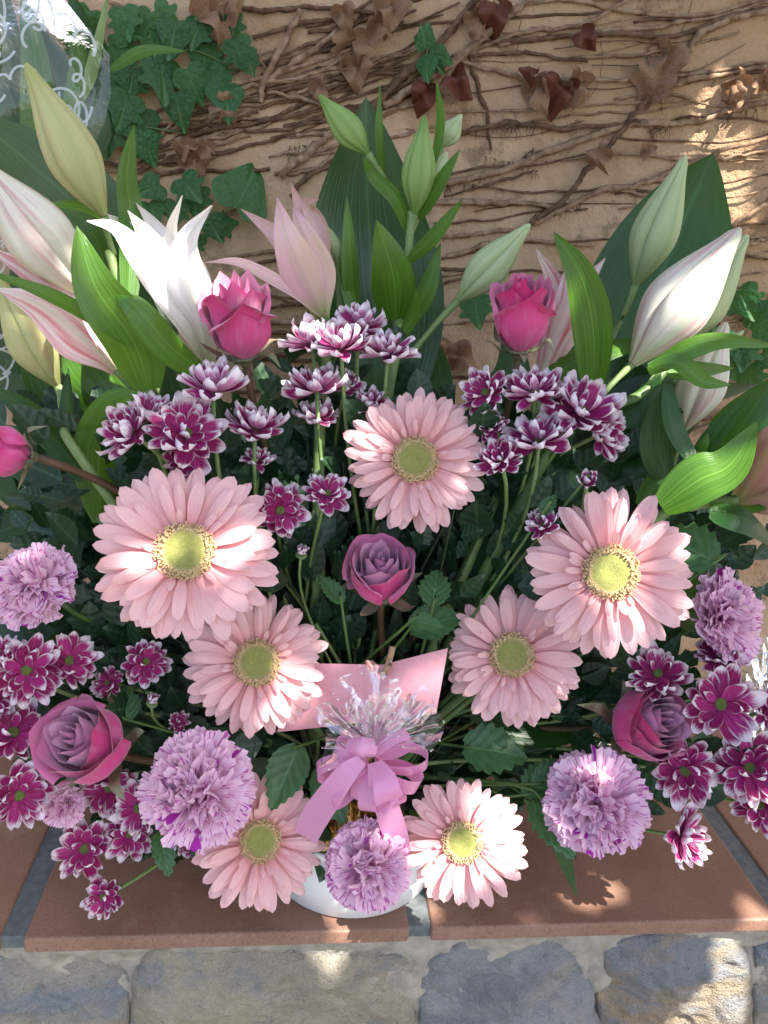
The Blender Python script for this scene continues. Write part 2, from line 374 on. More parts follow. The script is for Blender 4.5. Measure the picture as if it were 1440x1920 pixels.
def m_stone(name, a, b, c3):
    g = G(name); p = g.pos()
    q = g.n('ShaderNodeMapping', {0: p, 2: (0.2, .5, .35), 3: (1, 1, 2.2)}).outputs[0]
    big = g.noise(q, 11, 4, .55, .6); md = g.noise(q, 55, 6, .65); fine = g.noise(p, 420, 3, .7); rust = g.noise(p, 18, 4, .6)
    c = g.mix(g.ss(big, .40, .60), a, b)
    c = g.mix(g.math('MULTIPLY', g.ss(rust, .52, .68), .75), c, c3)
    c = g.mix(g.math('MULTIPLY', g.ss(md, .5, .75), .45), c, tuple(x*.5 for x in a))
    c = g.mix(g.math('MULTIPLY', g.ss(fine, .55, .75), .35), c, (.42, .42, .40))
    rdg = g.math('ABSOLUTE', g.math('SUBTRACT', g.noise(q, 34, 5, .6, .8), .5))
    h = g.math('ADD', g.math('ADD', md, g.math('MULTIPLY', fine, .6)), g.math('MULTIPLY', g.ss(rdg, .0, .10), .10))
    c = g.mix(g.math('MULTIPLY', g.math('SUBTRACT', 1.0, g.ss(rdg, .0, .035)), .12), c, (.10, .095, .085))
    return g.done(c, .8, g.bump(h, 1.0, .009), spec=.3)
M['stucco'] = m_stucco(); M['tile'] = m_tile()
M['grout'] = m_plain('dark_grout', (.085, .10, .105), (.13, .145, .145), .9, 130, .5, .002)
M['mortar'] = m_plain('grey_mortar', (.35, .32, .27), (.24, .22, .185), .95, 60, .9, .006, spec=.1)
M['stone1'] = m_stone('stone_blue_beige', (.24, .27, .30), (.38, .35, .29), (.33, .28, .21))
M['stone2'] = m_stone('stone_beige', (.37, .33, .26), (.43, .38, .29), (.24, .265, .29))
M['stone3'] = m_stone('stone_slate', (.24, .25, .262), (.31, .32, .325), (.36, .34, .30))
M['stone4'] = m_stone('stone_brown_slate', (.25, .26, .28), (.37, .29, .20), (.40, .30, .19))
M['paving'] = m_plain('ground_paving', (.13, .125, .11), (.10, .095, .085), .9, 6, .4, .01)

# ------------------------------------------------------------------ ground, wall, ledge
o = obj('ground', mesh('ground', [V((-60, -60, 0)), V((60, -60, 0)), V((60, 60, 0)), V((-60, 60, 0))], [(0, 1, 2, 3)]), M['paving']); o['kind'] = 'structure'

xs = [-3.0, -2, -1.4] + [-1.0+i*.0085 for i in range(int(2.2/.0085))] + [1.25, 1.8, 2.6, 3.2]
zs = [0, .4, .78] + [.82+i*.0085 for i in range(int(.95/.0085))] + [1.8, 2.1, 2.5]
vs = []
for z in zs:
    for x in xs:
        d = 0.004*noise.noise(V((x*9, z*9, 3)))+.0022*noise.noise(V((x*38, z*38, 7)))+.0012*noise.noise(V((x*110, z*110, 1)))
        vs.append(V((x, WY+d, z)))
nf = len(vs); fs = grid(len(xs)-1, len(zs)-1)
bx = [V((xs[0], WY, 0)), V((xs[-1], WY, 0)), V((xs[-1], WY, 2.5)), V((xs[0], WY, 2.5)), V((xs[0], WY+.2, 0)), V((xs[-1], WY+.2, 0)), V((xs[-1], WY+.2, 2.5)), V((xs[0], WY+.2, 2.5))]
vs += bx; k = nf; fs += [(k+4, k+7, k+6, k+5), (k+3, k+2, k+6, k+7), (k, k+3, k+7, k+4), (k+1, k+5, k+6, k+2)]
o = obj('stucco_wall', mesh('stucco_wall', vs, fs), M['stucco'])
tag(o, 'ochre rough stucco wall overgrown with dry creeper stems', 'wall')

def box_mesh(name, a, b, bev=.002, seg=2):
    bm = bmesh.new(); bmesh.ops.create_cube(bm, size=1)
    for v in bm.verts:
        v.co = V(((a[i]+b[i])/2+v.co[i]*(b[i]-a[i]) for i in range(3)))
    if bev: bmesh.ops.bevel(bm, geom=bm.edges[:], offset=bev, segments=seg, affect='EDGES', profile=.5)
    me = bpy.data.meshes.new(name); bm.to_mesh(me); bm.free(); return me
lw = thing('ledge_wall', 'low rubble stone wall capped with speckled terracotta tiles', 'wall', (0, .2, 0))
# mortar body with an uneven face
xs = [-1.9, -1.2] + [-.75+i*.006 for i in range(251)] + [1.2, 1.9]; zs = [0, .25, .5] + [.64+i*.006 for i in range(32)] + [LZ-.0155]
vs = []
for z in zs:
    for x in xs:
        d = .006*noise.noise(V((x*22, z*22, 3)))+.004*noise.noise(V((x*70, z*70, 9)))+.002*noise.noise(V((x*190, z*190, 2)))
        d -= .010*sstep(LZ-.05, LZ-.02, z)*(.6+noise.noise(V((x*14, 2, 3))))
        vs.append(V((x, .0158+d, z)))
fs = grid(len(xs)-1, len(zs)-1); k = len(vs); zt = LZ-.0155
vs += [V((-1.9, .016, 0)), V((1.9, .016, 0)), V((1.9, .016, zt)), V((-1.9, .016, zt)), V((-1.9, WY-.006, 0)), V((1.9, WY-.006, 0)), V((1.9, WY-.006, zt)), V((-1.9, WY-.006, zt))]
fs += [(k+3, k+2, k+6, k+7), (k, k+3, k+7, k+4), (k+1, k+5, k+6, k+2)]
obj('mortar_core', mesh('mortar_core', vs, fs), M['mortar'], lw)
TW = .335; X0 = -.2198
for i in range(-4, 6):
    a = X0+TW*i+.0095; b = X0+TW*(i+1)-.0095
    obj('tile', box_mesh('tile', (a, -.001+rnd.uniform(-.001, .001), LZ-.015), (b, WY-.007, LZ), .0028, 3), M['tile'], lw)
    obj('grout_joint', box_mesh('grout_joint', (b-.001, .004, LZ-.0145), (b+.020, WY-.0075, LZ-.0022), .001, 1), M['grout'], lw)

def stone(poly, m, h, rings=26, segs=120, seed=0, name='stone'):
    c = V((sum(p[0] for p in poly)/len(poly), 0, sum(p[1] for p in poly)/len(poly)))
    out = cr([V((p[0], 0, p[1])) for p in poly]+[V((poly[0][0], 0, poly[0][1]))], segs)[:-1]
    tx, tz = rnd.uniform(-.12, .12), rnd.uniform(-.2, .1)
    vs = [None]; fs = []
    def hgt(x, z, q):
        n1 = noise.fractal(V((x*16+seed, z*24, seed)), 1.0, 2.1, 5)
        rd = abs(noise.noise(V((x*30+z*46+seed, z*26-x*12, seed*.7))))
        return .014 - h*.75*(1-q**4) - .011*n1*(1-q**10) - .007*rd*(1-q**8) - .003*noise.noise(V((x*120, z*150, seed))) - (tx*(x-c.x)+tz*(z-c.z))*(1-q**5)
    for r_ in range(1, rings+1):
        q = r_/rings
        for p in out:
            e = c+(p-c)*(q*(1+.05*noise.noise(V((p.x*40, p.z*40, seed)))))
            vs.append(V((e.x, hgt(e.x, e.z, q)+(.01 if r_ == rings else 0), e.z)))
    vs[0] = V((c.x, hgt(c.x, c.z, 0), c.z))
    for j in range(segs): fs.append((0, 1+j, 1+(j+1) % segs))
    for r_ in range(rings-1):
        for j in range(segs):
            a = 1+r_*segs+j; b = 1+r_*segs+(j+1) % segs
            fs.append((a, a+segs, b+segs, b))
    return obj(name, mesh(name, vs, fs), m, lw)
def pxpoly(l):
    cx, cy = sum(q[0] for q in l)/len(l), sum(q[1] for q in l)/len(l); l = [(cx+(x-cx)*1.055, cy+(y-cy)*1.04) for x, y in l]
    return [(at(x, y, .004).x, at(x, y, .004).z) for x, y in l]
stone(pxpoly([(-60, 1815), (60, 1800), (170, 1822), (228, 1850), (232, 1920), (200, 2040), (-80, 2060)]), M['stone1'], .012, seed=3)
stone(pxpoly([(262, 1822), (300, 1792), (430, 1790), (560, 1806), (690, 1812), (768, 1822), (778, 1900), (752, 2040), (500, 2060), (262, 2050), (246, 1930)]), M['stone2'], .014, seed=8)
stone(pxpoly([(800, 1830), (870, 1782), (960, 1764), (1035, 1780), (1090, 1830), (1118, 1900), (1122, 2030), (960, 2060), (812, 2040), (790, 1920)]), M['stone3'], .017, seed=14)
stone(pxpoly([(1142, 1800), (1200, 1770), (1300, 1762), (1385, 1782), (1412, 1850), (1402, 2030), (1260, 2050), (1150, 2030), (1132, 1900)]), M['stone4'], .013, seed=21)
stone(pxpoly([(1432, 1800), (1520, 1772), (1620, 1780), (1660, 1900), (1620, 2040), (1450, 2040), (1424, 1900)]), M['stone1'], .014, seed=27)
zrow = LZ-.155
while zrow > .1:
    hh = rnd.uniform(.11, .16); x = -1.7
    while x < 1.6:
        ww = rnd.uniform(.16, .30); z0 = zrow-hh+.012; z1 = zrow-.012
        poly = [(x+.012, z0+rnd.uniform(0, .02)), (x+ww*.5, z0-rnd.uniform(0, .01)), (x+ww-.012, z0+rnd.uniform(0, .02)), (x+ww-.006, (z0+z1)/2), (x+ww-.02, z1-rnd.uniform(0, .02)), (x+ww*.5, z1+rnd.uniform(-.01, .008)), (x+.015, z1-rnd.uniform(0, .02))]
        stone(poly, M['stone%d' % rnd.randint(1, 4)], .014, 7, 28, seed=rnd.uniform(0, 90)); x += ww
    zrow -= hh
for x0_, x1_ in ((-1.7, -.42), (.47, 1.7)):
    x = x0_
    while x < x1_-.1:
        ww = min(rnd.uniform(.18, .28), x1_-x); z0, z1 = LZ-.145, LZ-.035
        stone([(x+.01, z0), (x+ww*.5, z0-.005), (x+ww-.012, z0), (x+ww-.006, (z0+z1)/2), (x+ww-.02, z1), (x+ww*.5, z1+.006), (x+.015, z1)], M['stone%d' % rnd.randint(1, 4)], .013, 8, 32, seed=rnd.uniform(0, 90)); x += ww

# ------------------------------------------------------------------ dry creeper and ivy on the wall
creeper = thing('dry_creeper', 'brown leafless creeper stems crawling over the ochre wall', 'creeper', (.1, WY-.01, LZ))
def q2(l): return [(x/2+720, y/2) for x, y in l]
def q1(l): return [(x/2, y/2) for x, y in l]
VINES = [
    (q2([(0, 400), (130, 315), (260, 230), (440, 80), (580, -30)]), 8.5, 0), (q2([(-60, 420), (60, 300), (200, 170), (360, -20)]), 9, 1),
    (q2([(330, 185), (540, 120), (740, 90), (960, -20)]), 4.5, 0), (q2([(350, 165), (560, 145), (800, 130), (1100, 130), (1300, 60), (1460, 30)]), 5, 1),
    (q2([(600, -20), (900, 40), (1200, 50), (1460, -10)]), 4, 0), (q2([(430, 170), (760, 120), (1000, 100), (1250, 60), (1460, 5)]), 4, 0),
    (q2([(1118, 225), (1180, 130), (1300, 70), (1460, 45)]), 6.5, 0), (q2([(270, 230), (440, 270), (560, 298), (800, 302), (1000, 295), (1200, 275), (1460, 230)]), 4, 0),
    (q2([(1000, 345), (1200, 290), (1460, 250)]), 6, 0), (q2([(260, 505), (450, 465), (650, 482), (850, 472), (960, 455)]), 5, 1),
    (q2([(220, 690), (450, 640), (640, 560), (850, 490), (950, 465), (1150, 455), (1300, 415), (1460, 380)]), 7, 0),
    (q2([(520, 860), (680, 740), (770, 620), (850, 540), (920, 440), (985, 365), (1060, 180)]), 6, 1), (q2([(170, 755), (400, 758), (560, 768), (710, 792)]), 5.5, 0),
    (q2([(630, 810), (800, 720), (900, 702), (1000, 680), (1100, 630), (1300, 555), (1460, 505)]), 6, 0), (q2([(1130, 615), (1300, 590), (1460, 558)]), 4, 0),
    (q2([(190, 895), (400, 870), (540, 850), (700, 765), (850, 712), (990, 735)]), 4.5, 0), (q2([(318, 200), (352, 330), (388, 450), (396, 565)]), 4, 1),
    (q2([(230, 965), (380, 920), (560, 905), (780, 925)]), 4.5, 0), (q2([(1300, 850), (1460, 740)]), 5, 0), (q2([(1360, 925), (1460, 885)]), 4, 0),
    (q2([(1000, 490), (1120, 440), (1300, 440), (1460, 455)]), 2.5, 1), (q2([(560, 640), (400, 690), (220, 740)]), 3, 1), (q2([(330, 210), (500, 200), (640, 215), (760, 228)]), 3.5, 1),
    (q2([(1110, 140), (1140, 60), (1160, -10)]), 1.2, 1), (q2([(500, 190), (505, 120), (520, 60)]), 1.2, 1), (q2([(810, 150), (818, 230), (790, 340), (700, 420)]), 1.0, 1), (q2([(1035, 340), (1040, 430)]), 1.3, 1),
    (q1([(975, 390), (1000, 285), (1060, 180), (1130, 40)]), 7, 0), (q1([(1010, 300), (1160, 200), (1340, 60)]), 6.5, 0), (q1([(770, 152), (900, 158), (960, 195), (992, 260)]), 3.5, 0),
    (q1([(400, 5), (500, 60), (535, 105)]), 5, 0), (q1([(480, 600), (700, 512), (900, 470), (1100, 432), (1260, 375)]), 5, 1), (q1([(470, 640), (560, 560), (650, 455)]), 5, 0),
    (q1([(980, 372), (1200, 300), (1440, 215), (1600, 170)]), 5, 1), (q1([(960, 340), (1200, 265), (1440, 250)]), 5, 1), (q1([(1000, 345), (1180, 385), (1280, 430)]), 4, 0),
    (q1([(500, 690), (640, 645), (850, 640), (1010, 635)]), 4, 1), (q1([(1050, 662), (1170, 560), (1260, 490)]), 8, 0), (q1([(790, 860), (890, 775), (960, 740)]), 5, 0), (q1([(770, 605), (900, 560), (1080, 510)]), 2, 0),
    (q1([(1090, 735), (1160, 660), (1290, 600)]), 5, 1), (q1([(850, 20), (1000, 45), (1200, 30), (1440, 60)]), 5, 1), (q1([(500, 130), (620, 130), (760, 120)]), 3.5, 0),
]
for k in range(34):
    x = rnd.uniform(150, 560); y = rnd.uniform(150, 350); l = rnd.uniform(150, 330)
    VINES.append(([(x, y), (x+l*.33, y-l*.05+rnd.uniform(-14, 10)), (x+l*.66, y-l*.14+rnd.uniform(-14, 10)), (x+l, y-l*.25)], rnd.uniform(2, 4.5), rnd.randint(0, 1)))
for k in range(20):
    x = rnd.uniform(440, 640); y = -40+k*11; l = rnd.uniform(160, 290)
    VINES.append(([(x, y+90), (x+l*.33, y+70+rnd.uniform(-10, 10)), (x+l*.66, y+52+rnd.uniform(-10, 10)), (x+l, y+15)], rnd.uniform(2, 4.5), 1))
for k in range(14):
    x = rnd.uniform(360, 500); y = 470+k*19; l = rnd.uniform(300, 520)
    VINES.append(([(x, y+rnd.uniform(-10, 20)), (x+l*.33, y+rnd.uniform(-16, 10)), (x+l*.66, y+rnd.uniform(-16, 10)), (x+l, y-rnd.uniform(0, 40))], rnd.uniform(2.5, 5), rnd.randint(0, 1)))
for k in range(10):
    x = rnd.uniform(1050, 1200); y = 560+k*55; l = rnd.uniform(250, 420)
    VINES.append(([(x, y), (x+l*.5, y+rnd.uniform(-20, 15)), (x+l, y-rnd.uniform(0, 60))], rnd.uniform(2.5, 5), rnd.randint(0, 1)))
for k in range(30):
    x = rnd.uniform(760, 1250); y = -20+k*19; l = rnd.uniform(260, 480)
    VINES.append(([(x, y+rnd.uniform(-10, 30)), (x+l*.33, y+rnd.uniform(-16, 12)), (x+l*.66, y+rnd.uniform(-20, 10)), (x+l, y-rnd.uniform(0, 50))], rnd.uniform(1.5, 3.6), rnd.randint(0, 1)))
for k, (l, wpx, dk) in enumerate(VINES):
    P = []; wpx *= 1.75 if wpx > 2 else 1.1
    fine = cr([V((x, y, 0)) for x, y in l], 3*len(l))
    hgt = rnd.uniform(.0, .004)
    for q in fine:
        x = q.x+rnd.uniform(-1, 1)*min(2.5, wpx*.6); y = q.y+rnd.uniform(-1, 1)*min(3.0, wpx*.6)
        p = at(x, y, WY-.003); r_ = wpx*.5*mpp(p); P.append(V((p.x, WY-.0005-r_*.75-hgt, p.z)))
    r_ *= 1.0
    obj('stem', mesh('stem', *tube(P, [r_*rnd.uniform(.8, 1), r_*1.1, r_*.9, r_*rnd.uniform(.55, .9)], 8, len(P)*4, rough=.7, seed=k*7)), M['vine_dark' if dk else 'vine'], creeper)
# aerial rootlets clinging along two stems: too small to pick apart
vs = []; fs = []; uv = []
for (x0_, y0_, x1_, y1_, n_) in ((950, 240, 1020, 232, 30), (1220, 245, 1260, 235, 24), (1325, 215, 1420, 205, 30), (980, 295, 1000, 280, 16), (900, 290, 1010, 320, 26), (820, 350, 900, 345, 20), (1000, 405, 1090, 380, 30), (540, 280, 600, 270, 20), (880, 238, 960, 236, 30)):
    for i in range(n_):
        t = rnd.random(); p = at(x0_+(x1_-x0_)*t, y0_+(y1_-y0_)*t, WY-.004); e = p+V((rnd.uniform(-.006, .006), rnd.uniform(-.002, .003), rnd.uniform(-.014, .006)))
        a, b, c = tube([p, (p+e)/2+V((rnd.uniform(-.003, .003), -.001, 0)), e], [.0006, .0004, .0002], 4); k = len(vs)
        vs += a; uv += c; fs += [tuple(i_+k for i_ in f) for f in b]
o = obj('rootlets', mesh('rootlets', vs, fs, uv), M['vine_dark'], creeper); o['kind'] = 'stuff'

def lobed(outline, rings=4, curl=.12, seed=0, crump=0.0):
    q_ = [V((x, y, 0)) for x, y in outline]; out = [(p.x, p.y) for p in cr(q_+[q_[0]], len(q_)*3)[:-1]]
    c = (0, .28); vs = [V((0, .28, 0))]; uv = [(.5, .28)]; fs = []; N = len(out)
    for r_ in range(1, rings+1):
        q = r_/rings
        for (x, y) in out:
            X = c[0]+(x-c[0])*q; Y = c[1]+(y-c[1])*q
            z = -curl*(X*X*1.4+(Y-.3)**2)+.06*abs(X)+.05*noise.noise(V((X*3, Y*3, seed)))
            if crump: z += crump*noise.noise(V((X*2.2, Y*2.2, seed+4)))*1.2+crump*.9*X*X*2
            vs.append(V((X, Y, z))); uv.append((X*.5+.5, Y))
    for j in range(N): fs.append((0, 1+j, 1+(j+1) % N))
    for r_ in range(rings-1):
        for j in range(N):
            a = 1+r_*N+j; b = 1+r_*N+(j+1) % N; fs.append((a, a+N, b+N, b))
    return vs, fs, uv
IVY = [(0, 0), (.16, -.10), (.36, -.08), (.50, .06), (.46, .22), (.40, .30), (.56, .42), (.50, .52), (.30, .56), (.20, .72), (.08, .92), (0, 1.0),
       (-.08, .92), (-.20, .72), (-.30, .56), (-.50, .52), (-.56, .42), (-.40, .30), (-.46, .22), (-.50, .06), (-.36, -.08), (-.16, -.10)]
IVY2 = [(0, 0), (.22, -.12), (.42, -.02), (.52, .18), (.44, .34), (.34, .50), (.22, .70), (.10, .88), (0, 1), (-.10, .88), (-.22, .70), (-.34, .50), (-.44, .34), (-.52, .18), (-.42, -.02), (-.22, -.12)]
ivy_me = [mesh('ivy_leaf', *lobed(IVY, seed=i*5)) for i in range(3)]+[mesh('ivy_leaf', *lobed(IVY2, seed=40+i*5)) for i in range(2)]
dry_me = [mesh('dry_leaf', *lobed(IVY2 if i % 2 else IVY, seed=60+i*9, crump=.75, curl=.9)) for i in range(5)]
ivy = thing('ivy', 'green ivy with lobed leaves clinging to the shaded part of the ochre wall', 'ivy', at(330, 300, WY))
def wall_leaf(px, py, size, ang, mes, m, parent, nm, Y=None, dx=0, dy=0.2, stalk=None):
    Y = WY-rnd.uniform(.012, .03) if Y is None else Y
    p = at(px, py, Y); s_ = size*mpp(p); z = facing(p, dx+rnd.uniform(-.35, .35), dy+rnd.uniform(-.3, .3))
    up = (CU*math.cos(ang)+CR*math.sin(ang)); y = (up-z*up.dot(z)).normalized(); x = y.cross(z)
    Mx = Matrix(((x.x*s_, y.x*s_, z.x*s_, p.x), (x.y*s_, y.y*s_, z.y*s_, p.y), (x.z*s_, y.z*s_, z.z*s_, p.z), (0, 0, 0, 1)))
    obj(nm, mes, m, parent, Mx)
    if stalk:
        e = at(*stalk, WY-.004); obj('stalk', mesh('stalk', *tube([p, (p+e)/2+V((0, -.008, .004)), e], [.0011, .0009, .0011], 5, 6)), M['stem'], parent)
# (base px, base py, length px, direction in degrees clockwise from up)
for (x, y, s_, a) in [(235, 80, 62, 200), (215, 60, 50, 100), (300, 115, 80, 170), (330, 175, 70, 178), (350, 130, 66, 150), (395, 130, 66, 130), (420, 160, 72, 172), (440, 75, 60, 160), (465, 105, 36, 165), (385, 85, 66, 185),
                      (330, 40, 70, 190), (285, 30, 60, 220), (250, 130, 60, 190), (240, 180, 70, 200), (260, 210, 80, 175), (225, 150, 60, 230), (290, 20, 60, 120), (200, 95, 50, 250), (350, 60, 60, 110), (430, 30, 50, 175), (265, 255, 60, 150),
                      (170, 20, 60, 190), (230, 15, 60, 170), (140, 60, 60, 160), (205, 230, 66, 190), (375, 40, 55, 200), (310, 75, 66, 215),
                      (340, 335, 62, 140), (300, 345, 56, 240), (365, 355, 60, 175), (390, 410, 52, 150), (405, 425, 46, 75), (370, 440, 44, 200), (330, 380, 50, 190), (280, 380, 50, 160)]:
    wall_leaf(x, y, s_, R(a), ivy_me[rnd.randint(0, 4)], M['ivy'], ivy, 'leaf')
for k in range(10):
    x, y = rnd.uniform(190, 330), rnd.uniform(20, 260); P = [at(x, y, WY-.008), at(x+rnd.uniform(20, 60), y+rnd.uniform(-20, 20), WY-.015), at(x+rnd.uniform(60, 130), y+rnd.uniform(-40, 40), WY-.006)]
    obj('runner', mesh('runner', *tube(P, [.0014, .0012, .0009], 5, 10)), M['stem'], ivy)
wall_leaf(443, 388, 112, R(28), ivy_me[3], M['ivy'], ivy, 'leaf', Y=WY-.03, stalk=(400, 428))
s = thing('ivy_shoot', 'small fresh green ivy shoot on a bare diagonal stem', 'ivy', at(800, 110, WY-.01))
for (x, y, s_, a) in [(805, 100, 46, 150), (800, 90, 40, 340), (795, 85, 42, 10), (815, 100, 40, 120), (800, 110, 44, 180)]: wall_leaf(x, y, s_, R(a), ivy_me[4], M['ivy'], s, 'leaf', Y=WY-.02)
obj('runner', mesh('runner', *tube([at(790, 130, WY-.006), at(798, 108, WY-.016), at(803, 85, WY-.019)], [.0014, .001, .0008], 5, 6)), M['stem'], s)
s = thing('ivy_shoot', 'pale green ivy sprouts on the wall beside the white lily buds', 'ivy', at(1410, 590, WY-.01))
for (x, y, s_, a) in [(1385, 545, 66, 150), (1410, 620, 70, 60), (1395, 640, 66, 190), (1370, 660, 60, 170), (1440, 600, 60, 20), (1400, 690, 60, 160), (1430, 660, 60, 120), (1360, 620, 44, 210), (1330, 690, 50, 190)]: wall_leaf(x, y, s_, R(a), ivy_me[rnd.randint(0, 4)], M['ivy'], s, 'leaf', Y=WY-.02)
obj('runner', mesh('runner', *tube([at(1440, 560, WY-.006), at(1405, 610, WY-.018), at(1370, 690, WY-.01)], [.0014, .001, .0008], 5, 6)), M['stem'], s)
s = thing('ivy_shoot', 'single green ivy leaf behind the slanting pale green bud', 'ivy', at(880, 600, WY-.01))
wall_leaf(890, 560, 62, R(170), ivy_me[0], M['ivy'], s, 'leaf', Y=WY-.03); wall_leaf(905, 570, 44, R(230), ivy_me[1], M['ivy'], s, 'leaf', Y=WY-.02)
obj('runner', mesh('runner', *tube([at(890, 560, WY-.028), at(920, 545, WY-.012), at(950, 552, WY-.002)], [.001, .001, .0008], 5, 6)), M['stem'], s)
for (x, y, s_, a, m) in [(400, -10, 95, 160, 'dry'), (425, 5, 40, 150, 'dry'), (405, 190, 52, 120, 'dry'), (345, 260, 40, 180, 'dry'), (360, 285, 60, 160, 'dry'), (392, 265, 34, 200, 'dry'), (660, 60, 66, 185, 'dry'), (665, 110, 60, 175, 'dry_red'), (590, 150, 46, 160, 'dry_red'),
                         (840, 140, 60, 130, 'dry_red'), (800, 160, 60, 190, 'dry_pale'), (925, 5, 66, 170, 'dry_pale'), (995, 125, 34, 190, 'dry_pale'), (1000, 148, 66, 170, 'dry_pale'), (1050, 140, 76, 185, 'dry'), (1092, 135, 66, 190, 'dry_red'),
                         (1262, 85, 80, 205, 'dry'), (1240, 130, 76, 215, 'dry'), (1122, 275, 46, 170, 'dry_red'), (1400, 140, 50, 200, 'dry'), (1385, 180, 42, 250, 'dry'), (1430, 140, 44, 150, 'dry_pale'), (880, 50, 50, 60, 'dry_red'), (1220, 270, 30, 200, 'dry_pale'),
                         (850, 660, 60, 120, 'dry_red'), (840, 640, 46, 200, 'dry'), (740, -10, 70, 190, 'dry_pale'), (1090, 60, 46, 140, 'dry'), (720, 30, 50, 200, 'dry'), (640, 10, 50, 170, 'dry')]:
    wall_leaf(x, y, s_, R(a), dry_me[rnd.randint(0, 4)], M[m], creeper, 'dry_leaf', Y=WY-.02, dx=rnd.uniform(-.5, .5))

# ------------------------------------------------------------------ pot
pf = atz(667, 1727, LZ); PR = .078
PC = V((pf.x, pf.y+PR, LZ))
pot = thing('flower_pot', 'shallow white plastic flower pot at the edge of the tiled ledge', 'pot', PC)
vs, fs = lathe([(0, .0), (.074, .0), (.078, .003), (.082, .035), (.086, .066), (.088, .070), (.088, .074), (.0855, .075), (.083, .070), (.078, .02), (0, .016)], 64)
obj('bowl', mesh('bowl', vs, fs), M['white_pot'], pot, Matrix.Translation(PC))
vs, fs = lathe([(0, .0), (.079, .0), (.0815, .03), (.080, .05), (.06, .075), (.03, .085), (0, .088)], 40)
vs = [V((v.x, v.y, v.z+.004*noise.noise(v*70))) for v in vs]
o = tag(obj('floral_foam', mesh('floral_foam', vs, fs), M['foam'], None, Matrix.Translation(PC+V((0, 0, .018)))), 'dark wet floral foam filling the white pot', 'foam')
def crumple(n, span, cen, m, name, label, seed, arc):
    vs = []; uv = []; nu, nv = 60, 12
    for j in range(nv+1):
        for i in range(nu+1):
            a = arc[0]+(arc[1]-arc[0])*i/nu; v = j/nv
            rr = .058+.036*v+.010*noise.noise(V((a*9, v*6, seed)))+.006*noise.noise(V((a*24, v*15, seed)))
            z = .078+.030*math.sin(v*PI)+.012*noise.noise(V((a*12, v*7, seed+5)))+.008*noise.noise(V((a*30, v*18, seed+2)))
            vs.append(PC+V((rr*math.cos(a), rr*math.sin(a), z))); uv.append((i/nu, v))
    return tag(obj(name, mesh(name, vs, grid(nu, nv), uv, False), m), label, 'foil')
crumple(1, 1, 1, M['black_foil'], 'crumpled_foil', 'crumpled black foil lining the rim of the white pot', 3, (0, 2*PI))
crumple(1, 1, 1, M['gold'], 'crumpled_foil', 'crinkled gold foil peeping out under the pink bow', 11, (-2.0, -1.15)).location = (0, -.006, .012)

# ------------------------------------------------------------------ petals shared by the flowers
def petal_mesh(name, W, prof, nu, nv, zfun, xr=None):
    vs = []; uv = []
    for j in range(nv+1):
        t = j/nv; v = 1-(1-t)**1.3 if 'petal' in prof else t
        wd = W*PROF[prof](v)*.5
        for i in range(nu+1):
            u = i/nu*2-1; vs.append(V((u*wd+(xr(v) if xr else 0), v, zfun(u, v)))); uv.append((i/nu, v))
    return mesh(name, vs, grid(nu, nv), uv)
GP = []
for k in range(6):
    c1 = rnd.uniform(-.02, .10); c2 = rnd.uniform(.02, .16); bx_ = rnd.uniform(-.05, .05); tw = rnd.uniform(-.1, .1); cu = rnd.uniform(-.05, .03)
    GP.append(petal_mesh('gerbera_petal', rnd.uniform(.25, .31), 'ppetal', 6, 10, lambda u, v, c1=c1, c2=c2, tw=tw, cu=cu: c1*v-c2*v*v+.014*math.cos(u*PI*2)*v*(1-v*.6)+cu*u*u+tw*u*v*.4, lambda v, b=bx_: b*v*v))
MPt = []
for k in range(8):
    cup = rnd.uniform(.03, .13); tip = rnd.uniform(-.25, .42); bx_ = rnd.uniform(-.08, .08); tw = rnd.uniform(-.3, .3)
    MPt.append(petal_mesh('chrysanthemum_petal', rnd.uniform(.36, .48), 'gpetal', 6, 9, lambda u, v, cup=cup, tip=tip, tw=tw: cup*u*u*(.3+v)-.06*math.sin(v*PI)+tip*max(0, v-.6)**2*2.2+.02*math.cos(u*PI*2)*v+tw*u*v*.3, lambda v, b=bx_: b*v*v))
def dome(r_, h, n=28, rg=9):
    vs = [V((0, 0, h))]; fs = []
    for i in range(1, rg+1):
        q = i/rg
        for j in range(n): vs.append(V((r_*q*math.cos(2*PI*j/n), r_*q*math.sin(2*PI*j/n), h*math.sqrt(max(0, 1-q*q))-(.5*h*math.exp(-(q/.35)**2)))))
    vs[0].z = h*.5
    for j in range(n): fs.append((0, 1+j, 1+(j+1) % n))
    for i in range(rg-1):
        for j in range(n):
            a = 1+i*n+j; b = 1+i*n+(j+1) % n; fs.append((a, a+n, b+n, b))
    return vs, fs
DISC = mesh('gerbera_disc', *dome(1, .35))
vs = []; fs = []; uv = []
for k in range(420):                                     # fine fringe of stamens round the disc
    a = rnd.uniform(0, 2*PI); r1 = rnd.uniform(.80, 1.20); z1 = .26-max(0, r1-.85)*.5; hh_ = rnd.uniform(.05, .14)
    p = V((r1*math.cos(a), r1*math.sin(a), z1-.14)); e = V(((r1+.05)*math.cos(a), (r1+.05)*math.sin(a), z1+hh_))
    A, B, C = tube([p, (p+e)/2, e, e+V((math.cos(a)*.03, math.sin(a)*.03, .03))], [.022, .022, .036, .020], 5); b0 = len(vs); vs += A; uv += C; fs += [tuple(i+b0 for i in f) for f in B]
FRINGE = mesh('stamen_fringe', vs, fs, uv)
EYE = mesh('flower_eye', *dome(1, .6, 16, 5))
CUP = mesh('calyx', *lathe([(.0, -.42), (.10, -.40), (.20, -.30), (.34, -.10), (.40, .0), (.36, .03), (.1, .04)], 14))
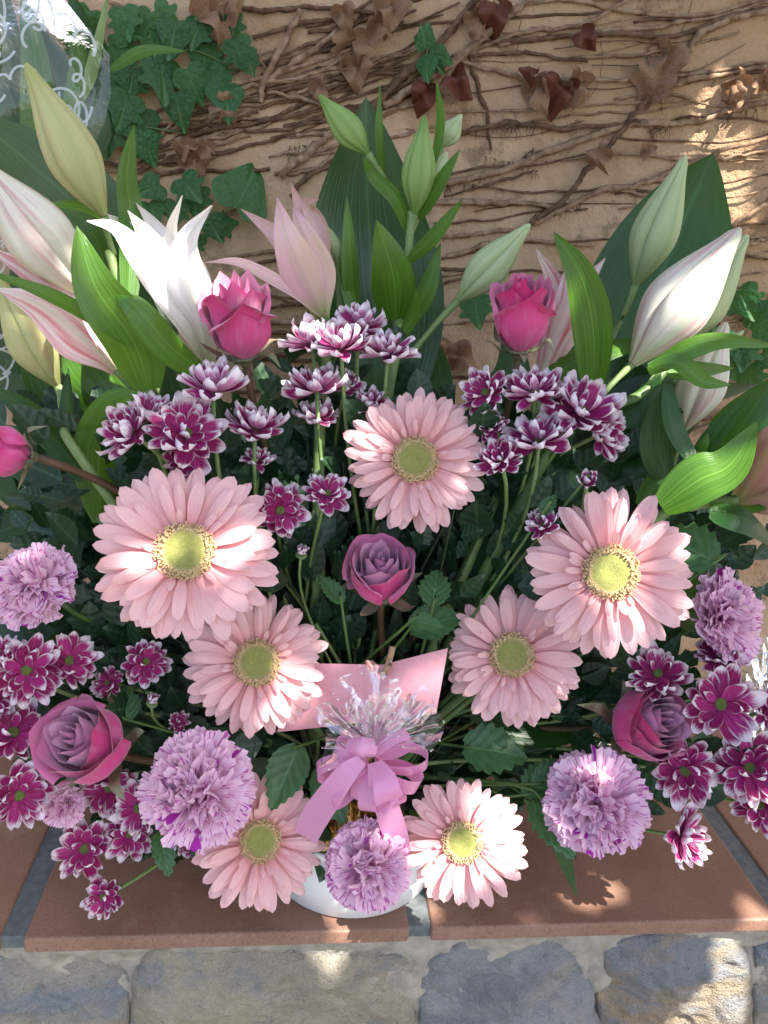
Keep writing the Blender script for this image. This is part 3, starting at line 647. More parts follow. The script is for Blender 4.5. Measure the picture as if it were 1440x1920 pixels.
def foot():
    a = rnd.uniform(0, 2*PI); r_ = .055*math.sqrt(rnd.random()); return PC+V((r_*math.cos(a), r_*math.sin(a), .075))
HEADS = []
def stem_to(root, p, f, base, rad, m, n=16, bend=.45, name='stem'):
    d = (p-base).length
    c1 = p-f*(d*bend*.6)+V((0, .01, -.02)); c2 = base+V((0, 0, d*.3))+(p-base)*.08
    P = []
    for i in range(n+1):
        t = i/n; P.append((1-t)**3*base+3*(1-t)**2*t*c2+3*(1-t)*t*t*c1+t**3*p)
    return obj(name, mesh(name, *tube(P, [rad*1.15, rad, rad*.9], 7)), m, root)
def S(k): return Matrix.Scale(k, 4)
def gerbera(px, py, dpx, Y, dx, dy, m, label, n=(20, 18, 13), el=(0, 9, 18), disc=.142, sx_=1.0):
    p = at(px, py, Y); D = dpx*mpp(p); f = facing(p, dx, dy); Fm = frame(p, f, rnd.uniform(0, 6)); base = foot()
    t = thing('gerbera', label, 'flower', base, 'pink gerberas in the arrangement'); rd = D*disc; HEADS.append((p, f, D))
    db = rnd.uniform(-6, 6); wb = rnd.uniform(.92, 1.1)
    for lay, nn in enumerate([int(q_*1.42) for q_ in n]):
        L0 = D*.5-rd*.75
        for i in range(nn):
            a = 2*PI*(i+rnd.uniform(-.26, .26)+lay*.5)/nn; ln = L0*(1.0, .93, .78)[lay]*rnd.uniform(.87, 1.06)
            e = R(el[lay]+db+rnd.uniform(-7, 6)+(rnd.uniform(-22, 18) if rnd.random() < .10 else 0)); wsc = wb*rnd.uniform(.88, 1.14)*(1, 1, .9)[lay]
            mm = Fm @ Matrix.Rotation(a, 4, 'Z') @ Matrix.Translation((0, rd*.78, -.002+lay*.0012)) @ Matrix.Rotation(e, 4, 'X') @ Matrix.Rotation(rnd.uniform(-.2, .2), 4, 'Y') @ Matrix.Diagonal((ln*wsc, ln, ln, 1))
            obj('petal', GP[rnd.randint(0, 5)], m, t, mm)
    for i in range(15):                                  # short inner rays
        a = rnd.uniform(0, 2*PI); ln = rd*rnd.uniform(.6, 1.1)
        obj('petal', GP[rnd.randint(0, 5)], m, t, Fm @ Matrix.Rotation(a, 4, 'Z') @ Matrix.Translation((0, rd*.95, .001)) @ Matrix.Rotation(R(rnd.uniform(25, 45)), 4, 'X') @ S(ln))
    obj('disc', DISC, M['disc'], t, Fm @ Matrix.Translation((0, 0, .0015)) @ S(rd*1.06))
    o = obj('stamen_fringe', FRINGE, M['fringe'], t, Fm @ Matrix.Translation((0, 0, .0022)) @ S(rd*.93)); o['kind'] = 'stuff'
    obj('calyx', CUP, M['calyx'], t, Fm @ S(rd*1.6))
    stem_to(t, p-f*(rd*.55), f, base, .0028, M['stem'])
def mum(px, py, dpx, Y, dx, dy, cl, n=(12, 9, 5), open_=.85, eye=True):
    p = at(px, py, Y); D = dpx*mpp(p)*(1.0 if cl in 'abc' else 1.08)*rnd.uniform(.92, 1.05); f = facing(p, dx, dy); Fm = frame(p, f, rnd.uniform(0, 6)); base = foot()
    grp = MUMS[cl][1]; lab = MUM_LABELS[cl].pop(0)
    t = thing('chrysanthemum', lab, 'flower', base, grp); HEADS.append((p, f, D))
    rd = D*.07
    for lay, nn in enumerate(n):
        for i in range(nn):
            a = 2*PI*(i+rnd.uniform(-.3, .3)+lay*.5)/nn; ln = (D*.5-rd*.4)*(1.0, .90, .66)[lay]*rnd.uniform(.80, 1.10)
            e = R((8, 30, 56)[lay]+(1-open_)*(45, 40, 30)[lay]+rnd.uniform(-16, 16))
            mm = Fm @ Matrix.Rotation(a, 4, 'Z') @ Matrix.Translation((0, rd*.5, lay*.0012)) @ Matrix.Rotation(e, 4, 'X') @ Matrix.Rotation(rnd.uniform(-.5, .5), 4, 'Y') @ S(ln)
            obj('petal', MPt[rnd.randint(0, 7)], M['mum'], t, mm)
    if eye: obj('eye', EYE, M['mum_eye'], t, Fm @ Matrix.Translation((0, 0, .0025)) @ S(rd*1.15))
    obj('calyx', CUP, M['calyx'], t, Fm @ S(rd*2.2))
    stem_to(t, p-f*(rd*.8), f, base, .0017, M['stem_pale'], bend=.6)
def carnation(px, py, dpx, Y, dx, dy, label, n=62, flat=.6):
    p = at(px, py, Y); D = dpx*mpp(p)*.92; f = facing(p, dx, dy); Fm = frame(p, f, rnd.uniform(0, 6)); base = foot()
    t = thing('carnation', label, 'flower', base, 'lilac streaked carnations in the arrangement'); HEADS.append((p, f, D))
    vs = []; fs = []; uv = []; Rr = D*.5
    for k in range(n):
        q = (k+.5)/n; th = (q**.55)*R(98)+rnd.uniform(-.1, .1); az = k*2.39996+rnd.uniform(-.3, .3)
        d = V((math.sin(th)*math.cos(az), math.sin(th)*math.sin(az), math.cos(th)*flat+.05)); ln = Rr*rnd.uniform(.72, 1.08)*(1.0+.06*math.sin(th))
        o0 = V((0, 0, -Rr*.28)); tgt = d*ln; dn = (tgt-o0).normalized(); L = (tgt-o0).length
        s0 = dn.cross(V((rnd.uniform(-1, 1), rnd.uniform(-1, 1), rnd.uniform(-1, 1)+.3))).normalized()
        if th > R(52): s0 = (V((-math.sin(az), math.cos(az), 0))+V((0, 0, rnd.uniform(-.35, .35)))).normalized()
        n0 = s0.cross(dn).normalized(); nu, nv = 18, 5; fr = rnd.uniform(5, 9); ph = rnd.uniform(0, 6); am = rnd.uniform(.06, .13)*Rr*(1.3 if th < R(55) else .8)
        W = Rr*(rnd.uniform(.75, 1.1) if th < R(52) else rnd.uniform(1.0, 1.4)); bt = rnd.choice((-1, 1))*rnd.uniform(.15, .42) if th < R(52) else rnd.uniform(.0, .12); k0 = len(vs); id_ = k*7.31
        for j in range(nv+1):
            v = j/nv
            for i in range(nu+1):
                u = i/nu*2-1; wd = W*(.12+.88*v**1.4)*.5
                vv = v*(1-.16*u*u*v)
                if j == nv: vv += rnd.uniform(-.02, .03) + (.022 if i % 2 else -.018)
                q_ = o0+dn*(L*vv)+s0*(wd*u)+n0*(am*v*v*math.sin(fr*u+ph)+am*.8*v**2*math.sin(fr*2.3*u+ph*2)*.5)
                q_ += n0*(Rr*bt*v**3)-dn*(Rr*abs(bt)*.25*v**3)
                vs.append(q_); uv.append((i/nu+id_, v))
        fs += grid(nu, nv, k0)
    o = obj('petals', mesh('carnation_petals', vs, fs, uv), M['carn'], t, Fm); o['kind'] = 'stuff'
    cv, cf = lathe([(0, -1.25), (.16, -1.2), (.27, -1.0), (.31, -.6), (.36, -.3), (.30, -.2)], 16)
    obj('calyx', mesh('calyx', cv, cf), M['calyx'], t, Fm @ S(Rr))
    stem_to(t, p-f*(Rr*1.2), f, base, .0022, M['stem'], bend=.5)
def rose(px, py, wpx, Y, dx, dy, m, label, H=1.05, openness=.6, n=19, rl=None, heart='rose_h', hf=.58):
    p = at(px, py, Y); Rr = wpx*.5*mpp(p); f = facing(p, dx, dy); rl = rnd.uniform(0, 6) if rl is None else rl
    Fm = frame(p-f*(Rr*.75*H), f, rl); base = foot()
    t = thing('rose', label, 'flower', base, 'pink and lilac roses in the arrangement'); HEADS.append((p, f, Rr*2))
    Ht = Rr*1.75*H; ga = 0.0
    for k in range(n):
        q = k/(n-1); ga += R(150)+rnd.uniform(-.3, .3) if k < 7 else R(133)+rnd.uniform(-.25, .25)
        Rk = Rr*(.07+.83*q**.95); span = R(230-110*q+rnd.uniform(-15, 15)); nu, nv = 14, 14
        top = Ht*(1.0-.05*abs(.5-q)-.16*max(0, q-.55)+rnd.uniform(-.02, .02)); curl = openness*max(0, q-.3)*rnd.uniform(.5, 1.6); pt = rnd.uniform(.05, .26)
        vs = []; uv = []; sd = rnd.uniform(0, 50)
        for j in range(nv+1):
            v = j/nv
            for i in range(nu+1):
                u = i/nu*2-1; a = ga+u*span*.5*(.30+.70*min(1, v*1.9)**.6)
                ed = 1-(.30-.1*q)*abs(u)**2.6+pt*max(0, 1-abs(u)*2.2)*v*.6
                prof = math.sin(PI*.5*min(1, .12+v*1.5))*(1-.16*(1-openness*q)*max(0, v-.55)/.45)
                rr = Rk*prof+Rr*.035*u*(1-.4*q)
                z = top*v*ed
                if v > .72:
                    c = (v-.72)/.28; cu_ = curl*(.55+.75*abs(u)); rr += Rr*.38*cu_*c*c; z -= Ht*.13*cu_*c**2.5
                rr += Rr*.07*noise.noise(V((u*2+sd, v*2.5, q*9)))*(.4+q)*v
                z += Ht*.055*noise.noise(V((u*3+sd, v*2, 4)))*v
                vs.append(V((rr*math.cos(a), rr*math.sin(a), z))); uv.append((i/nu, v))
        mm_ = M[heart] if k < n*hf else m
        obj('petal', mesh('rose_petal', vs, [(a_, d_, c_, b_)[::-1] for a_, b_, c_, d_ in grid(nu, nv)], uv), mm_, t, Fm)
    obj('calyx', mesh('calyx', *lathe([(0, -.36), (.12, -.34), (.25, -.18), (.30, .0), (.55, .12), (.3, .14)], 14)), M['sepal'], t, Fm @ S(Rr*.8))
    for k in range(5):
        a = k*2*PI/5+.4; d = V((math.cos(a), math.sin(a), 0)); z = V((0, 0, 1))
        P = [d*(Rr*.25), d*(Rr*.62)+z*(Rr*.10), d*(Rr*rnd.uniform(.9, 1.05))+z*(Rr*rnd.uniform(.1, .5)), d*(Rr*rnd.uniform(1.1, 1.4))+z*(Rr*rnd.uniform(-.2, .9))]
        obj('sepal', mesh('sepal', *strip(P, Rr*.36, z, 'lance', cup=.2, nv=9, nu=4)), M['sepal'], t, Fm)
    stem_to(t, Fm @ V((0, 0, -Rr*.25)), f, base, .0032, M['stem_brown'], bend=.45)

gerbera(347, 1036, 350, -.03, -.05, .25, M['gerb_pale'], 'largest pale pink gerbera with a sunlit yellow-green disc', (22, 20, 14))
gerbera(778, 862, 275, .045, .0, .08, M['gerb_pink'], 'salmon pink gerbera right above the lilac centred rose', (21, 18, 12))
gerbera(1144, 1074, 325, -.02, .10, .05, M['gerb_pink'], 'wide pink gerbera with broad petals before the serrated grey-green leaf', (20, 16, 10))
gerbera(481, 1243, 275, .005, .0, .05, M['gerb_pale'], 'pale pink gerbera overlapping the pink card, one half bleached by sun', (21, 18, 12))
gerbera(961, 1229, 265, .01, -.05, .1, M['gerb_pink'], 'salmon pink gerbera tucked beneath the wide pink one beside the card', (20, 17, 11))
gerbera(488, 1577, 245, -.035, .05, -.05, M['gerb_pink'], 'salmon pink gerbera partly covered by the large streaked carnation', (18, 14, 9))
gerbera(868, 1578, 238, -.045, -.05, -.1, M['gerb_pink'], 'small salmon pink gerbera leaning out over the edge beside the pot', (19, 16, 10))

MUMS = {
    't': ('purple white-edged chrysanthemum in the bunch between the pink rose and central lily leaves', 'chrysanthemums beneath the central lily buds'),
    'l': ('purple white-edged chrysanthemum in the bunch above the largest pale gerbera', 'chrysanthemums above the largest gerbera'),
    'm': ('small purple daisy-like chrysanthemum between the largest gerbera and the salmon one', 'chrysanthemums between two gerberas'),
    'r': ('purple white-edged chrysanthemum in the bunch under the magenta rose by the white lily', 'chrysanthemums under the magenta rose'),
    's': ('small half-open purple chrysanthemum peeping over the wide pink gerbera', 'half-open chrysanthemums over the wide gerbera'),
    'a': ('purple white-edged chrysanthemum crowding around the open lilac rose with brown stem', 'chrysanthemums around the open lilac rose'),
    'd': ('dark purple chrysanthemum hanging over the tile under the large streaked carnation', 'chrysanthemums hanging over the tile'),
    'b': ('small dark purple chrysanthemum deep in the foliage under the largest gerbera', 'small chrysanthemums deep in foliage'),
    'c': ('purple white-edged chrysanthemum clustered around the rose with sideways lilac heart', 'chrysanthemums around the sideways rose'),
    'e': ('purple chrysanthemum seen from its side with pale petals above bare tile', 'chrysanthemum above bare tile'),
}
MUM_LABELS = {
    't': ['sunlit purple chrysanthemum touching the frilly pink rose', 'pale-backed chrysanthemum at the front of the bunch beneath the pink lily', 'topmost chrysanthemum of the bunch beneath the central lily leaves', 'white-tipped purple chrysanthemum on a tall stem above the salmon gerbera',
          'purple chrysanthemum directly below the sunlit one touching the frilly rose', 'lowest shaded chrysanthemum of the bunch under the pink lily', 'small chrysanthemum half hidden behind stems above the salmon gerbera', 'small chrysanthemum peeking over the top petals of the salmon gerbera'],
    'l': ['wide flat purple chrysanthemum just below the frilly pink rose', 'large open chrysanthemum just above the largest pale gerbera', 'chrysanthemum turned away toward the upright leaf by the brown rose stem', 'chrysanthemum squeezed behind the large open one above the largest gerbera',
          'lone deep purple chrysanthemum between the wide flat one and the salmon gerbera', 'very small shaded chrysanthemum under the lone deep purple one', 'chrysanthemum tucked behind the top petals of the largest pale gerbera'],
    'm': ['open daisy-like chrysanthemum with green eye touching the largest gerbera', 'small white-tipped chrysanthemum on a thin stem between largest and salmon gerberas'],
    'r': ['sunlit pinkish chrysanthemum next to the top petals of the salmon gerbera', 'purple chrysanthemum directly beneath the magenta rose', 'low deep purple chrysanthemum in the bunch under the magenta rose', 'big chrysanthemum below the curved strap leaf by the magenta rose',
          'outermost chrysanthemum of its bunch turned toward the dark twisted leaves', 'chrysanthemum pressed against the side petals of the salmon gerbera', 'small shaded chrysanthemum between two others beside the salmon gerbera', 'chrysanthemum squeezed behind the big one below the strap leaf'],
    's': ['half-hidden chrysanthemum behind the upper petals of the wide pink gerbera', 'small half-open purple chrysanthemum bud above the wide pink gerbera'],
    'a': ['large chrysanthemum under the lilac carnation with green calyx', 'dark ragged chrysanthemum above the open lilac rose', 'pale-backed chrysanthemum just beneath the lilac carnation with green calyx', 'curled-petal chrysanthemum right beside the open lilac rose heart',
          'chrysanthemum with long drooping petals hanging below the open lilac rose', 'chrysanthemum behind two larger ones near the open lilac rose', 'chrysanthemum peeping out below the petals of the open lilac rose'],
    'd': ['broad dark chrysanthemum hanging over the tile joint', 'lowest small chrysanthemum dangling on a thin pale stem above the tile', 'drooping chrysanthemum between the broad dark one and the largest carnation', 'chrysanthemum pressed behind the largest streaked carnation', 'tiny chrysanthemum peeping from under the largest streaked carnation'],
    'b': ['small open dark chrysanthemum with few petals in deep foliage', 'small side-turned dark chrysanthemum beside the open one in deep foliage', 'tiny dark chrysanthemum in shadow above the largest streaked carnation'],
    'c': ['chrysanthemum between the wide pink gerbera and the sideways rose', 'largest chrysanthemum with green eye beside the sideways rose', 'dark open chrysanthemum just below the heart of the sideways rose', 'chrysanthemum over the tile below the largest green-eyed one',
          'chrysanthemum behind the largest green-eyed one by the sideways rose', 'pale chrysanthemum just beneath the side-view lilac carnation', 'drooping chrysanthemum with long petals above the tile joint by the sideways rose'],
    'e': ['purple chrysanthemum seen from its side with pale petals above bare tile'],
}
for a in [(585, 645, 120, .085, -.2, 1.0, 't'), (640, 655, 135, .07, -.1, 1.2, 't'), (672, 615, 115, .10, .1, 1.3, 't'), (727, 665, 118, .08, .15, 1.4, 't'), (594, 732, 120, .075, -.1, 1.5, 't'), (592, 785, 95, .09, -.1, 1.4, 't'), (648, 725, 70, .10, .4, .8, 't'), (697, 760, 70, .085, -.2, 1.0, 't'),
          (400, 735, 150, .035, .05, 1.6, 'l'), (348, 815, 150, .02, .25, .5, 'l'), (248, 812, 130, .025, -.9, .6, 'l'), (282, 780, 100, .04, -.2, .9, 'l'), (478, 806, 125, .045, .1, 1.3, 'l'), (482, 866, 66, .06, .1, .9, 'l'), (345, 865, 90, .03, .1, .0, 'l'),
          (525, 958, 105, .015, .1, .15, 'm'), (613, 928, 92, .03, .3, .8, 'm'),
          (912, 738, 100, .05, -.5, .6, 'r'), (1002, 738, 125, .05, -.1, .8, 'r'), (1010, 828, 130, .035, .0, .8, 'r'), (1090, 775, 150, .045, .45, .7, 'r'), (1125, 815, 100, .05, .9, .3, 'r'), (940, 865, 90, .03, -.3, .7, 'r'), (920, 800, 66, .05, -.2, .5, 'r'), (1045, 745, 90, .06, .4, .9, 'r'),
          (1022, 985, 70, .01, -.5, .8, 's'),
          (50, 1258, 140, -.03, -.2, .2, 'a'), (128, 1240, 115, -.01, .2, .2, 'a'), (0, 1225, 90, -.02, -.4, .5, 'a'), (25, 1375, 135, -.03, -.1, .25, 'a'), (35, 1490, 140, -.035, -.1, -.1, 'a'), (-20, 1310, 110, -.02, -.3, .2, 'a'), (205, 1475, 115, -.01, .1, -.5, 'a'),
          (160, 1592, 125, -.03, -.25, .05, 'd'), (195, 1680, 76, -.03, -.2, -.3, 'd'), (242, 1562, 90, -.015, .1, -.3, 'd'), (262, 1515, 100, -.03, -.3, -.2, 'd'), (355, 1575, 60, -.015, .1, -.7, 'd'),
          (272, 1240, 92, .0, .1, .15, 'b'), (205, 1280, 70, .01, -.4, .2, 'b'), (335, 1355, 50, .02, .2, .5, 'b'),
          (1232, 1265, 125, -.01, .0, .6, 'c'), (1350, 1320, 155, -.03, .1, .15, 'c'), (1283, 1445, 140, -.025, -.1, -.05, 'c'), (1405, 1440, 140, -.03, .3, .1, 'c'), (1445, 1330, 110, -.01, .3, .3, 'c'), (1350, 1235, 100, -.005, .1, .9, 'c'), (1425, 1510, 110, -.025, .4, -.4, 'c'),
          (1278, 1568, 112, -.015, 1.1, -.25, 'e')]:
    a = list(a)
    if a[6] in 'tlr' and a[5] > .75: a[5] *= 1.6
    if a[6] in 'tlr': a += [(rnd.randint(12, 15), rnd.randint(9, 12), rnd.randint(4, 7)), rnd.uniform(.75, 1.0)]
    if a[6] in 'abcdem': a += [(rnd.randint(13, 16), rnd.randint(8, 12), rnd.randint(2, 5)), rnd.uniform(.92, 1.12)]
    if a[6] in 'abcd': a[3] += rnd.uniform(-.012, .012); a[4] += rnd.uniform(-.35, .35); a[5] += rnd.uniform(-.25, .35)
    mum(*a)
mum(1100, 908, 52, .015, .0, .8, 's', (8, 6, 4), .15, False)
for (x, y, Y, lab) in [(565, 1040, .03, 'tiny green chrysanthemum bud beside the central rose'), (285, 1318, .0, 'tiny green chrysanthemum bud above the large streaked carnation')]:
    p = at(x, y, Y); f = facing(p, .2, .8); base = foot(); t = thing('flower_bud', lab, 'flower bud', base); Fm = frame(p, f)
    for k in range(12): obj('petal', MPt[k % 8], M['calyx'], t, Fm @ Matrix.Rotation(k*2.4, 4, 'Z') @ Matrix.Rotation(R(50+k*2), 4, 'X') @ S(.009))
    obj('calyx', CUP, M['calyx'], t, Fm @ S(.011)); stem_to(t, p-f*.004, f, base, .0012, M['stem_pale'])

carnation(62, 1097, 168, .0, -.55, .35, 'lilac carnation with green calyx beside the largest pale gerbera')
carnation(372, 1480, 212, -.06, -.0, .1, 'largest lilac carnation with dark streaks touching the salmon gerbera')
carnation(687, 1622, 172, -.055, .05, .0, 'lilac carnation with purple streaks in front of the white pot')
carnation(1115, 1506, 200, -.04, .0, .15, 'sunlit lilac carnation with magenta flecks under the sideways rose')
carnation(1362, 1156, 176, .02, 1.1, .1, 'pale lilac carnation seen from its side beside the wide gerbera')
carnation(120, 1512, 84, -.02, -.2, -.5, 'small lilac carnation hanging beneath the open lilac rose', 40)

rose(450, 615, 132, .075, -.25, 1.5, M['rose_a'], 'pink rose with curled frilly edges beside the open white lily', 1.25, 1.0, heart='rose_hp', hf=.75)
rose(976, 605, 122, .085, .15, 1.7, M['rose_a'], 'magenta rose standing before the white lily with purple flush', 1.25, .8, heart='rose_b', hf=.4)
rose(714, 1084, 138, .03, .0, .85, M['rose_b'], 'magenta rose with a lilac spiral heart above the pink card', .95, .75)
rose(172, 1395, 170, -.03, -.6, .2, M['rose_b'], 'open lilac and pink rose beside the largest streaked carnation', .95, .6)
rose(1205, 1355, 150, -.01, .6, .05, M['rose_b'], 'magenta rose with its lilac heart turned sideways among chrysanthemums', 1.05, .35)
rose(15, 850, 112, .03, -1.3, .2, M['rose_a'], 'closed deep pink rose on a brown stem in front of lily leaves', 1.0, .2, 12)

# ------------------------------------------------------------------ lilies
def lily(label, foot_px=None):
    return thing('lily_stem', label, 'lily', foot(), 'lily stems at the back of the arrangement')
def stalk(t, P, rads, m='stem_pale', name='stem', n=24):
    return obj(name, mesh(name, *tube([at(*q) if isinstance(q, tuple) else q for q in P], rads, 8, n)), M[m], t)
def bud(t, b, e, wpx, m, join, bend=0.0, lab=None, wide=.42, roll_=None, split=0.0, jm='stem_pale'):
    B = at(*b); E_ = at(*e); ax = (E_-B); L = ax.length; ax.normalize(); Rr = wpx*.5*mpp((B+E_)/2)
    fm = frame(B, ax, rnd.uniform(0, 6) if roll_ is None else roll_)
    fl = stalk(t, [join, tuple_mid(join, b), b] if isinstance(join, tuple) else [join, B], [.0026, .0024, .0034], jm, 'flower', 10)
    if lab: fl['label'] = lab
    bd = V((rnd.uniform(-1, 1), rnd.uniform(-1, 1), 0)).normalized()*bend*L
    for k in range(3):
        vs = []; uv = []; nu, nv = 14, 22
        for j in range(nv+1):
            v = j/nv
            r_ = Rr*(sstep(-.10, wide, v)**.75)*(1-.86*sstep(wide*.9, 1.06, v)**1.15)
            if v > .955: r_ *= 1-(v-.955)/.045*.65
            for i in range(nu+1):
                u = i/nu*2-1; a = u*R(63)
                rr = r_*(1-.10*abs(u)**3+.05*math.exp(-(u/.16)**2)-.075*math.exp(-((abs(u)-.24)/.10)**2)-.22*math.exp(-((abs(u)-.97)/.10)**2))
                rr += r_*split*v*v*(.2-.1*u*u)
                an = a+k*2*PI/3
                vs.append(V((rr*math.cos(an), rr*math.sin(an), v*L))+bd*(4*v*(1-v))); uv.append((i/nu, v))
        sub('tepal', mesh('tepal', [fm @ q for q in vs], grid(nu, nv), uv), M[m], fl)
    vs, fs = lathe([(0, -.02), (.035, -.01), (.05, .03), (.03, .06)], 10)
    return fl
def tuple_mid(a, b): return ((a[0]+b[0])/2+rnd.uniform(-3, 3), (a[1]+b[1])/2, (a[2]+b[2])/2)
def opened(t, b, join, m, teps, lab=None):
    fl = stalk(t, [join, tuple_mid(join, b), b], [.0028, .0028, .0045], 'stem_pale', 'flower', 10)
    if lab: fl['label'] = lab
    B = at(*b)
    for pts, wpx, hx, hy, cup in teps:
        P = [B]+[at(*q) for q in pts]; wd = wpx*mpp(P[1])
        h = facing(P[1], hx, hy)
        sub('tepal', mesh('tepal', *strip(P, wd, h, 'tepal', cup=cup, nu=10, nv=20, wave=.03, wf=7, ph=rnd.uniform(0, 6), ridge=.018)), M[m], fl)
def leaf(t, pts, wpx, m='lily_leaf', prof='lance', hx=0, hy=.3, cup=-.15, twist=0, wave=.02, name='leaf', fold=0.0, nv=18):
    P = [at(*q) for q in pts]; wd = wpx*mpp(P[len(P)//2]); h = facing(P[len(P)//2], hx, hy)
    return obj(name, mesh(name, *strip(P, wd, h, prof, cup=cup, nu=8, nv=nv, wave=wave, wf=8, ph=rnd.uniform(0, 6), twist=twist, fold=fold)), M[m], t)

# centre stem
t = lily('upright lily stem of green buds and narrow leaves in front of a broad dark leaf')
stalk(t, [V(t.location), (735, 700, .16), (745, 600, .18), (765, 480, .185), (770, 395, .185)], [.005, .0045, .004, .0032])
bud(t, (777, 402, .185), (796, 216, .17), 66, 'bud_green', (768, 460, .185), roll_=.5)
bud(t, (690, 288, .185), (598, 178, .18), 58, 'bud_green', (760, 400, .19))
bud(t, (826, 275, .215), (866, 214, .215), 44, 'bud_gpale', (772, 420, .20))
bud(t, (808, 345, .20), (838, 285, .20), 40, 'bud_gpale', (770, 440, .195))
bud(t, (860, 562, .15), (994, 420, .13), 74, 'bud_gpale', (770, 665, .14), split=.3, lab='slanting pale green bud about to open', roll_=2.2)
leaf(t, [(720, 340, .19), (712, 250, .18), (713, 155, .18)], 22, hx=.8)
leaf(t, [(812, 310, .19), (825, 230, .185), (818, 150, .18)], 22, hx=-.6)
leaf(t, [(785, 410, .19), (825, 340, .17), (862, 280, .16)], 30, hx=-.4)
leaf(t, [(765, 488, .18), (815, 440, .155), (868, 372, .14)], 32, hx=-.2)
leaf(t, [(770, 440, .19), (742, 370, .175), (700, 330, .17), (680, 290, .16)], 34, hx=.5)
leaf(t, [(742, 600, .17), (738, 520, .145), (706, 412, .13)], 86, hx=.1, cup=-.25)
leaf(t, [(665, 592, .17), (658, 500, .16), (650, 366, .16)], 40, hx=.6)
leaf(t, [(760, 610, .17), (800, 540, .16), (826, 455, .16)], 44, hx=-.5)
leaf(t, [(745, 640, .15), (775, 590, .14), (780, 540, .13)], 28, hx=-.5)
leaf(t, [(690, 640, .16), (660, 570, .16), (634, 480, .165)], 30, hx=.5)
# pink lily
t = lily('pale pink half-open lily with one petal folded out sideways')
stalk(t, [V(t.location), (600, 800, .10), (612, 680, .14), (606, 595, .15)], [.005, .0045, .0038])
opened(t, (606, 598, .15), (608, 640, .148), 'tep_pink', [
    ([(560, 510, .175), (520, 450, .18), (452, 392, .18)], 62, .4, .2, .5), ([(590, 500, .18), (572, 420, .19), (545, 342, .19)], 56, 0, .2, .4),
    ([(610, 500, .17), (606, 430, .175), (580, 385, .18), (598, 374, .16)], 50, -.8, .1, .5), ([(560, 560, .14), (490, 520, .12), (440, 495, .11), (383, 492, .11)], 46, .1, .9, .4),
    ([(575, 530, .135), (540, 450, .125), (520, 370, .14)], 84, .0, .1, -.35), ([(600, 520, .15), (570, 440, .15), (550, 390, .16)], 66, -.2, .1, -.3)])
bud(t, (632, 496, .185), (598, 408, .18), 42, 'bud_gpale', (640, 600, .17))
# left stem
t = lily('tall lily stem with a white open trumpet, long buds and a broad curved leaf')
stalk(t, [V(t.location), (320, 830, .08), (290, 720, .13), (240, 590, .16), (205, 470, .17)], [.006, .0055, .005, .004])
bud(t, (194, 404, .16), (48, 118, .13), 104, 'bud_yel', (215, 480, .17), roll_=1.9, lab='large yellow-green closed bud')
bud(t, (168, 560, .12), (-40, 300, .08), 128, 'bud_white', (240, 600, .15), roll_=.9, wide=.5, lab='long white bud flushed with pink')
opened(t, (392, 690, .13), (330, 780, .12), 'tep_white', [
    ([(335, 590, .11), (265, 490, .10), (215, 432, .09), (163, 414, .07)], 62, .2, .4, .3), ([(345, 560, .15), (285, 475, .17), (240, 430, .18), (196, 400, .17)], 58, .2, .1, .4),
    ([(365, 560, .16), (318, 470, .18), (285, 420, .19), (254, 380, .18)], 50, .1, .1, .3), ([(382, 560, .16), (352, 490, .175), (322, 440, .17), (342, 366, .14)], 52, .0, .1, .4),
    ([(355, 590, .09), (308, 510, .075), (278, 450, .075), (240, 396, .055)], 84, .1, .2, -.25), ([(378, 600, .085), (348, 520, .07), (350, 450, .07), (398, 386, .05)], 84, -.2, .15, -.3)])
opened(t, (220, 692, .10), (255, 742, .10), 'tep_rose', [
    ([(160, 640, .08), (80, 575, .07), (-10, 540, .06)], 96, .0, .4, -.35), ([(170, 610, .13), (90, 540, .13), (-30, 460, .12)], 90, .2, .5, .4), ([(150, 600, .14), (110, 520, .16), (60, 490, .17)], 64, .3, .4, .4),
    ([(180, 610, .11), (120, 540, .11), (70, 515, .10)], 70, -.1, .2, .4)], 'rose flushed lily flower')
leaf(t, [(240, 600, .15), (245, 420, .18), (238, 330, .18), (251, 232, .18)], 52, hx=.5, fold=.25)
leaf(t, [(196, 412, .155), (150, 385, .135), (70, 383, .12)], 36, hx=0, hy=1.0)
leaf(t, [(280, 730, .09), (250, 640, .075), (180, 540, .06), (143, 422, .065)], 108, hx=-.1, hy=.15, cup=.28)
leaf(t, [(385, 700, .09), (320, 650, .07), (255, 575, .06), (215, 545, .065)], 66, hx=.1, hy=.4, cup=-.3)
leaf(t, [(250, 650, .08), (150, 585, .06), (70, 545, .05), (-40, 505, .05)], 44, hx=.1, hy=.9, cup=.2)
leaf(t, [(200, 500, .18), (170, 430, .19), (130, 400, .2), (40, 370, .2)], 44, hx=.2, hy=.4)
leaf(t, [(290, 720, .12), (275, 640, .15), (225, 580, .16), (205, 500, .17)], 50, hx=.2, hy=.3)
t = lily('greenish closed lily bud leaning away beside the rose flushed lily')
stalk(t, [V(t.location), (180, 900, .07), (125, 800, .12), (112, 722, .13)], [.004, .0036, .003])
bud(t, (108, 722, .13), (-5, 520, .11), 92, 'bud_yel', (118, 770, .128), roll_=2.6)
leaf(t, [(130, 860, .10), (126, 780, .11), (128, 690, .12)], 34, 'dark_leaf', hx=.6)
leaf(t, [(160, 900, .07), (100, 820, .10), (40, 760, .11), (-30, 720, .12)], 60, 'dark_leaf', hx=.2, hy=.6)
